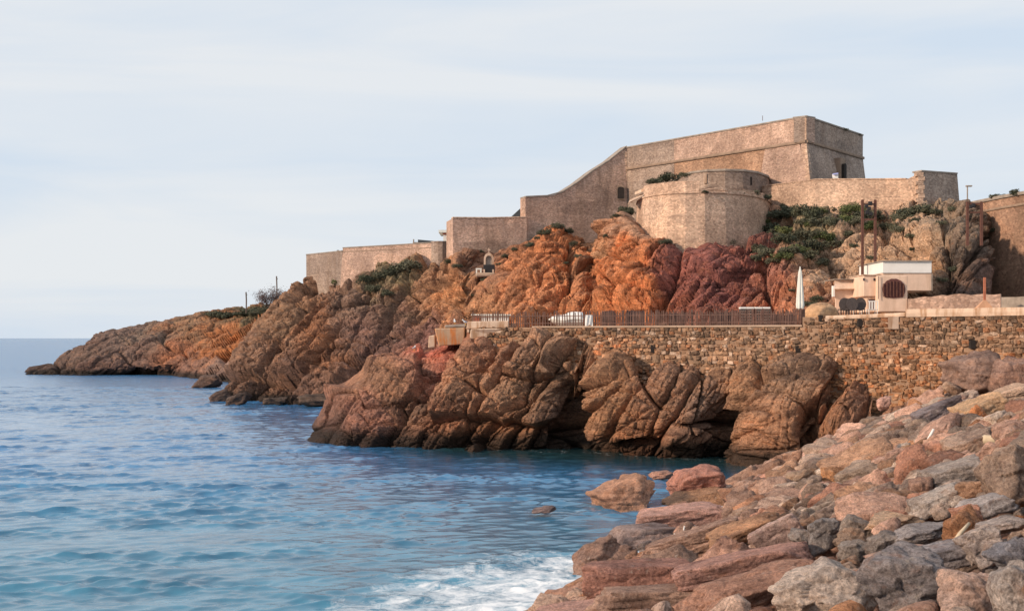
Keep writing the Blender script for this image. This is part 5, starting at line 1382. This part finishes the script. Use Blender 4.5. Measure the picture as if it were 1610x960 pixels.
# ------------------------------------------------------------------ gulls
def gull(px, py, D, face, label):
    """standing gull; (px, py) is where the feet are"""
    p = at(px, py, D); g = thing('gull', label, 'bird', 'gulls on the rocks', tuple(p)); g.rotation_euler = (0, 0, face)
    prof = [(-.24, .20, .012), (-.16, .205, .035), (-.06, .205, .065), (.04, .215, .075), (.11, .25, .06), (.145, .30, .042), (.165, .335, .045), (.20, .345, .04), (.225, .34, .018)]
    v = []; f = []
    for (x, z, r_) in prof: v += [(x, r_ * .85 * math.cos(a), z + r_ * math.sin(a)) for a in np.linspace(0, 2 * math.pi, 11)[:-1]]
    for i in range(len(prof) - 1): f += [(i * 10 + j, i * 10 + (j + 1) % 10, (i + 1) * 10 + (j + 1) % 10, (i + 1) * 10 + j) for j in range(10)]
    f += [tuple(range(10))[::-1], tuple(range(80, 90))]
    MB().add(v, f).build('body', M_FEATHER, g, smooth=True)
    for s_ in (-1, 1):
        MB().prism([(-.27, s_ * .02, .22), (.08, s_ * .066, .20), (.10, s_ * .07, .25), (-.05, s_ * .06, .27)], [(-.27, s_ * .03, .222), (.08, s_ * .082, .20), (.10, s_ * .082, .25), (-.05, s_ * .075, .272)]).build('wing', M_GREYF, g)
        MB().tube([(.02, s_ * .025, 0), (.015, s_ * .025, .15)], .007, 5).build('leg', M_BEAK, g)
    MB().tube([(.22, 0, .34), (.275, 0, .33)], [.014, .005], 6).build('beak', M_BEAK, g)
gull(715, 510.5, 79.3, R(100), 'gull standing upright on the grey slab left of the fence')
gull(732, 511.5, 77.9, R(200), 'gull crouching beside the concrete ledge right of the other gull')
gull(651, 552, 82, R(70), 'gull standing lower on the sloping rock left of the concrete blocks')

# ------------------------------------------------------------------ plants
def leaves(seed, n_cl, n_lf, flat=.7, lsz=.085, spread=.32, up_=0.0):
    r = np.random.default_rng(seed)
    cc = r.normal(size=(n_cl, 3)); cc /= np.linalg.norm(cc, axis=1, keepdims=True); cc *= r.uniform(.35, .85, (n_cl, 1)); cc[:, 2] = np.abs(cc[:, 2]) * flat + .12
    V = []; F = []
    for c in cc:
        d = r.normal(size=(n_lf, 3)); d /= np.linalg.norm(d, axis=1, keepdims=True)
        p = c + d * spread * r.uniform(.55, 1.05, (n_lf, 1))
        for q, nn in zip(p, d):
            nn = nn + r.normal(0, .5, 3); nn /= np.linalg.norm(nn); a = np.cross(nn, r.normal(size=3)); a /= np.linalg.norm(a); b = np.cross(nn, a)
            s_ = lsz * r.uniform(.6, 1.3); k = len(V); V += [q - a * s_, q - b * s_ * .5, q + a * s_, q + b * s_ * .5]; F.append((k, k + 1, k + 2, k + 3))
    return np.array(V), np.array(F)
SHR = []; SHR2 = []
for k in range(5):
    V, F = leaves(40 + k, 15, 75); SHR.append(mesh_np('shrub', V, F, M_LEAF, False)); SHR2.append(mesh_np('shrub', V, F, M_LEAF2, False))
rs = random.Random(33)
def shrub(px, py, w, label, surf='hillside', bright=False, h=None, P=None, group='shrubs on the cliff'):
    p = hit(surf, px, py) if P is None else P
    s_ = w / FPX * p[1] / 2
    o = bpy.data.objects.new('shrub', rs.choice(SHR2 if bright else SHR)); o.location = (p[0], p[1] + .05, p[2] - s_ * .12)
    o.scale = (s_ * 1.05, s_ * rs.uniform(.8, 1.1), s_ * (h or rs.uniform(.7, 1.0))); o.rotation_euler = (0, 0, rs.uniform(0, 6.28))
    COL.objects.link(o); tag(o, label, 'shrub', group)
# slope between the bastion and the rampart
poly = [(1212, 330, 1450, 345), (1190, 345, 1440, 372), (1120, 362, 1340, 395), (1190, 388, 1300, 425)]
seen = set()
for (xa, ya, xb, yb), n in zip(poly, (16, 17, 13, 9)):
    for k in range(n):
        px_ = xa + (xb - xa) * (k + rs.uniform(.1, .9)) / n; py_ = rs.uniform(min(ya, yb), max(ya, yb)) if True else ya
        w_ = rs.uniform(26, 50); br_ = rs.random() < .22
        ref = min(((1215, 340, 'beside the right flank of the round bastion'), (1150, 372, 'above the dark red rock'), (1285, 330, 'under the fort corner'), (1340, 335, 'left of the tall steel frame top'), (1395, 335, 'right of the tall steel frame'), (1440, 345, 'under the turret'), (1260, 400, 'above the closed parasol'), (1310, 380, 'on the pale ledges'), (1230, 375, 'halfway down the slope right of the bastion')), key=lambda q_: (q_[0] - px_) ** 2 + (q_[1] - py_) ** 2)
        side = ('upper ' if py_ < ref[1] - 6 else ('lower ' if py_ > ref[1] + 6 else '')) + ('left ' if px_ < ref[0] - 8 else ('right ' if px_ > ref[0] + 8 else 'middle '))
        lab = f"{'large' if w_ > 40 else 'small' if w_ < 32 else 'mid-sized'} {'fresh' if br_ else 'dark'} green shrub, {side}one {ref[2]}"
        if lab in seen: lab = lab.replace(' green shrub', ' bushy shrub')
        seen.add(lab)
        shrub(px_, py_, w_, lab, bright=br_, group='shrubs on the slope below the right rampart')
for (x, y, w, l) in ((1405, 326, 48, 'wide grey-green shrub below the turret corner'), (1425, 334, 30, 'rounded shrub at the foot of the turret'), (1235, 325, 30, 'shrub against the right side of the round bastion'), (1222, 345, 26, 'shrub hugging the bastion foot on its right'),
                     (1470, 335, 26, 'grey shrub on the rocks under the turret'), (1500, 330, 22, 'shrub on the ridge right of the turret'), (1480, 352, 22, 'shrub among pale rocks below the turret'), (1440, 350, 24, 'shrub beside pale rocks left of the turret ridge'),
                     (1340, 385, 18, 'small shrub left of the tall steel frame'), (1368, 405, 18, 'shrub between the posts of the tall steel frame'), (1436, 395, 16, 'small shrub above the white storey'), (1560, 365, 22, 'shrub on top of the dark rocks by the side wall'),
                     (1275, 478, 34, 'green bush behind the closed parasol'), (1287, 470, 26, 'second green bush right of the closed parasol'), (1245, 455, 14, 'tiny shrub left of the closed parasol'), (1480, 440, 26, 'dull shrub in the shaded rocks right of the cafe'), (1500, 425, 22, 'ivy patch on the shaded dark rocks')):
    shrub(x, y, w, l)
for (x, y, w, l) in ((855, 365, 26, 'left tuft of shrub on the orange outcrop'), (875, 357, 30, 'middle shrub crowning the orange outcrop'), (897, 362, 28, 'right shrub crowning the orange outcrop'), (905, 385, 22, 'dark shrub hanging down right of the orange outcrop'), (908, 402, 18, 'lower dark shrub in the gully right of the orange outcrop'),
                     (845, 375, 16, 'small shrub left of the orange outcrop top'), (833, 385, 20, 'grey shrub below the sloping wall foot'), (810, 393, 18, 'shrub at the foot of the stepped rampart'), (795, 402, 20, 'shrub right of the shrine'), (785, 415, 16, 'low shrub close right of the shrine'), (757, 395, 14, 'shrub hanging above the shrine'),
                     (985, 328, 30, 'shrub on the peak left of the round bastion'), (998, 320, 24, 'dark shrub tucked against the bastion steps'), (970, 340, 20, 'shrub on the left shoulder of the orange peak'), (1010, 350, 16, 'small shrub at the left foot of the bastion'), (1020, 365, 18, 'shrub under the left edge of the bastion'), (1048, 382, 26, 'low shrub under the middle of the bastion'),
                     (955, 372, 16, 'shrub on the rocks under the sloping wall'), (708, 412, 24, 'dark bush at the foot of the stepped rampart corner'), (720, 418, 20, 'dark bush left of the shrine hollow'), (890, 415, 14, 'dark tuft in the gully'), (760, 440, 12, 'tiny shrub below the shrine ledge'), (742, 463, 12, 'tiny green tuft on the rock left of the hut')):
    shrub(x, y, w, l)
for (x, y, w, l) in ((640, 424, 34, 'green scrub right of the rampart foot stones'), (618, 430, 30, 'green scrub under the outer rampart'), (600, 436, 26, 'scrub patch at the outer rampart middle'), (575, 442, 22, 'scrub at the left part of the outer rampart'), (535, 444, 22, 'grassy scrub under the rampart corner'), (515, 450, 22, 'grassy scrub under the leftmost rampart'), (500, 458, 20, 'grassy scrub beside the sloping buttress'), (585, 455, 24, 'dark scrub among the headland boulders'), (605, 462, 20, 'dark scrub in the headland rocks'), (570, 468, 16, 'small dark scrub on the headland face')):
    shrub(x, y, w * 1.5, l, bright=y < 452 and x < 560)
ORD = 'first second third fourth fifth sixth seventh eighth ninth tenth eleventh twelfth thirteenth fourteenth fifteenth sixteenth seventeenth'.split()
for k in range(17):
    px_ = 336 + k * 7.5; py_ = np.interp(px_, [336, 400, 460], [497, 488, 476]) + rs.uniform(-3, 6)
    shrub(px_, py_ - 2 + 3 * (k % 2), rs.uniform(26, 42), ('low green scrub on the far point ridge, %s from its seaward end' % ORD[k]), 'far_point', h=rs.uniform(.5, .75), group='scrub along the far point')
# plants on masonry
for (x, y, w, D_, l) in ((1052, 278, 40, 107.5, 'wide bush growing on the round bastion roof'), (1030, 284, 26, 106.5, 'left bush on the round bastion roof'), (1075, 274, 20, 109, 'small bush where the upper curved wall begins'), (1108, 301, 12, 103.1, 'tuft below the slit on the bastion top'), (1165, 303, 12, 105.3, 'right tuft on the bastion top'), (1188, 303, 18, 106.8, 'shrub at the right end of the bastion top'), (1205, 310, 20, 108.5, 'shrub in the angle right of the bastion'),
                         (1328, 203, 12, 122, 'tuft of plants on the shaded parapet top'), (1350, 211, 9, 125, 'smaller tuft at the far end of the shaded parapet'), (1565, 308, 20, 92.5, 'bush topping the high side wall'), (1598, 303, 24, 89.5, 'larger bush topping the high side wall at the edge'), (1580, 307, 12, 91.3, 'small tuft between bushes on the side wall')):
    shrub(x, y + w * .1, w * 1.15, l, P=at(x, y + w * .1, D_), h=.8, group='plants on the masonry')
# agave-like grey plants on the terrace
for (x, l) in ((1455, 'spiky grey plant left on the rubble wall ledge'), (1464, 'spiky grey plant right on the rubble wall ledge')):
    shrub(x, 483, 13, l, P=np.array([*xy(x, 70), ZR + .15]), group='grey terrace plants')
# tamarisk
tm = thing('tamarisk_tree', 'small bare reddish tamarisk tree on the headland by the thin pole', 'tree')
b = at(424, 478, 195); b[2] -= 0.5
br = MB(); rs2 = random.Random(4)
tips = []
for k in range(9):
    a = rs2.uniform(-1.0, 1.0); e = b + np.array([a * 1.7, rs2.uniform(-.8, .8), 2.2 + rs2.uniform(-.4, .7) - abs(a) * .7]); m_ = (b + e) / 2 + np.array([a * .3, 0, .2])
    br.tube([b + np.array([a * .15, 0, 0]), m_, e], [.12, .07, .03], 6); tips += [m_, e]
br.build('trunk', M_BARK, tm)
r = np.random.default_rng(3); V = []; F = []
for t_ in tips:
    for _ in range(170):
        q_ = t_ + r.normal(0, 1, 3) * np.array([.55, .5, .42]); d_ = r.normal(0, 1, 3); d_ /= np.linalg.norm(d_); w_ = np.cross(d_, r.normal(size=3)); w_ /= np.linalg.norm(w_); k = len(V)
        V += [q_ - d_ * .16, q_ + w_ * .03, q_ + d_ * .16, q_ - w_ * .03]; F.append((k, k + 1, k + 2, k + 3))
link('crown', mesh_np('crown', np.array(V), np.array(F), M_TAMA, False), tm)
for (x, y, w, l) in ((447, 477, 20, 'grey bush between the tamarisk and the buttress'), (460, 472, 16, 'thin bush close to the sloping buttress')):
    shrub(x, y, w, l, P=at(x, y, 190), h=.9, group='bushes beside the tamarisk')

# things that still share a label: say which of them by place
by = {}
for o in COL.objects:
    if o.parent is None and o.get('label') and o.get('category'): by.setdefault(o['label'], []).append(o)
for lab, os_ in by.items():
    if 1 < len(os_) < 4 and len(lab.split()) <= 13:
        os_.sort(key=lambda q_: to_px(np.array(q_.matrix_basis.translation))[0])
        for o, wd_ in zip(os_, ('left', 'right') if len(os_) == 2 else ('left', 'middle', 'right')): o['label'] = f'{lab}, {wd_} one'
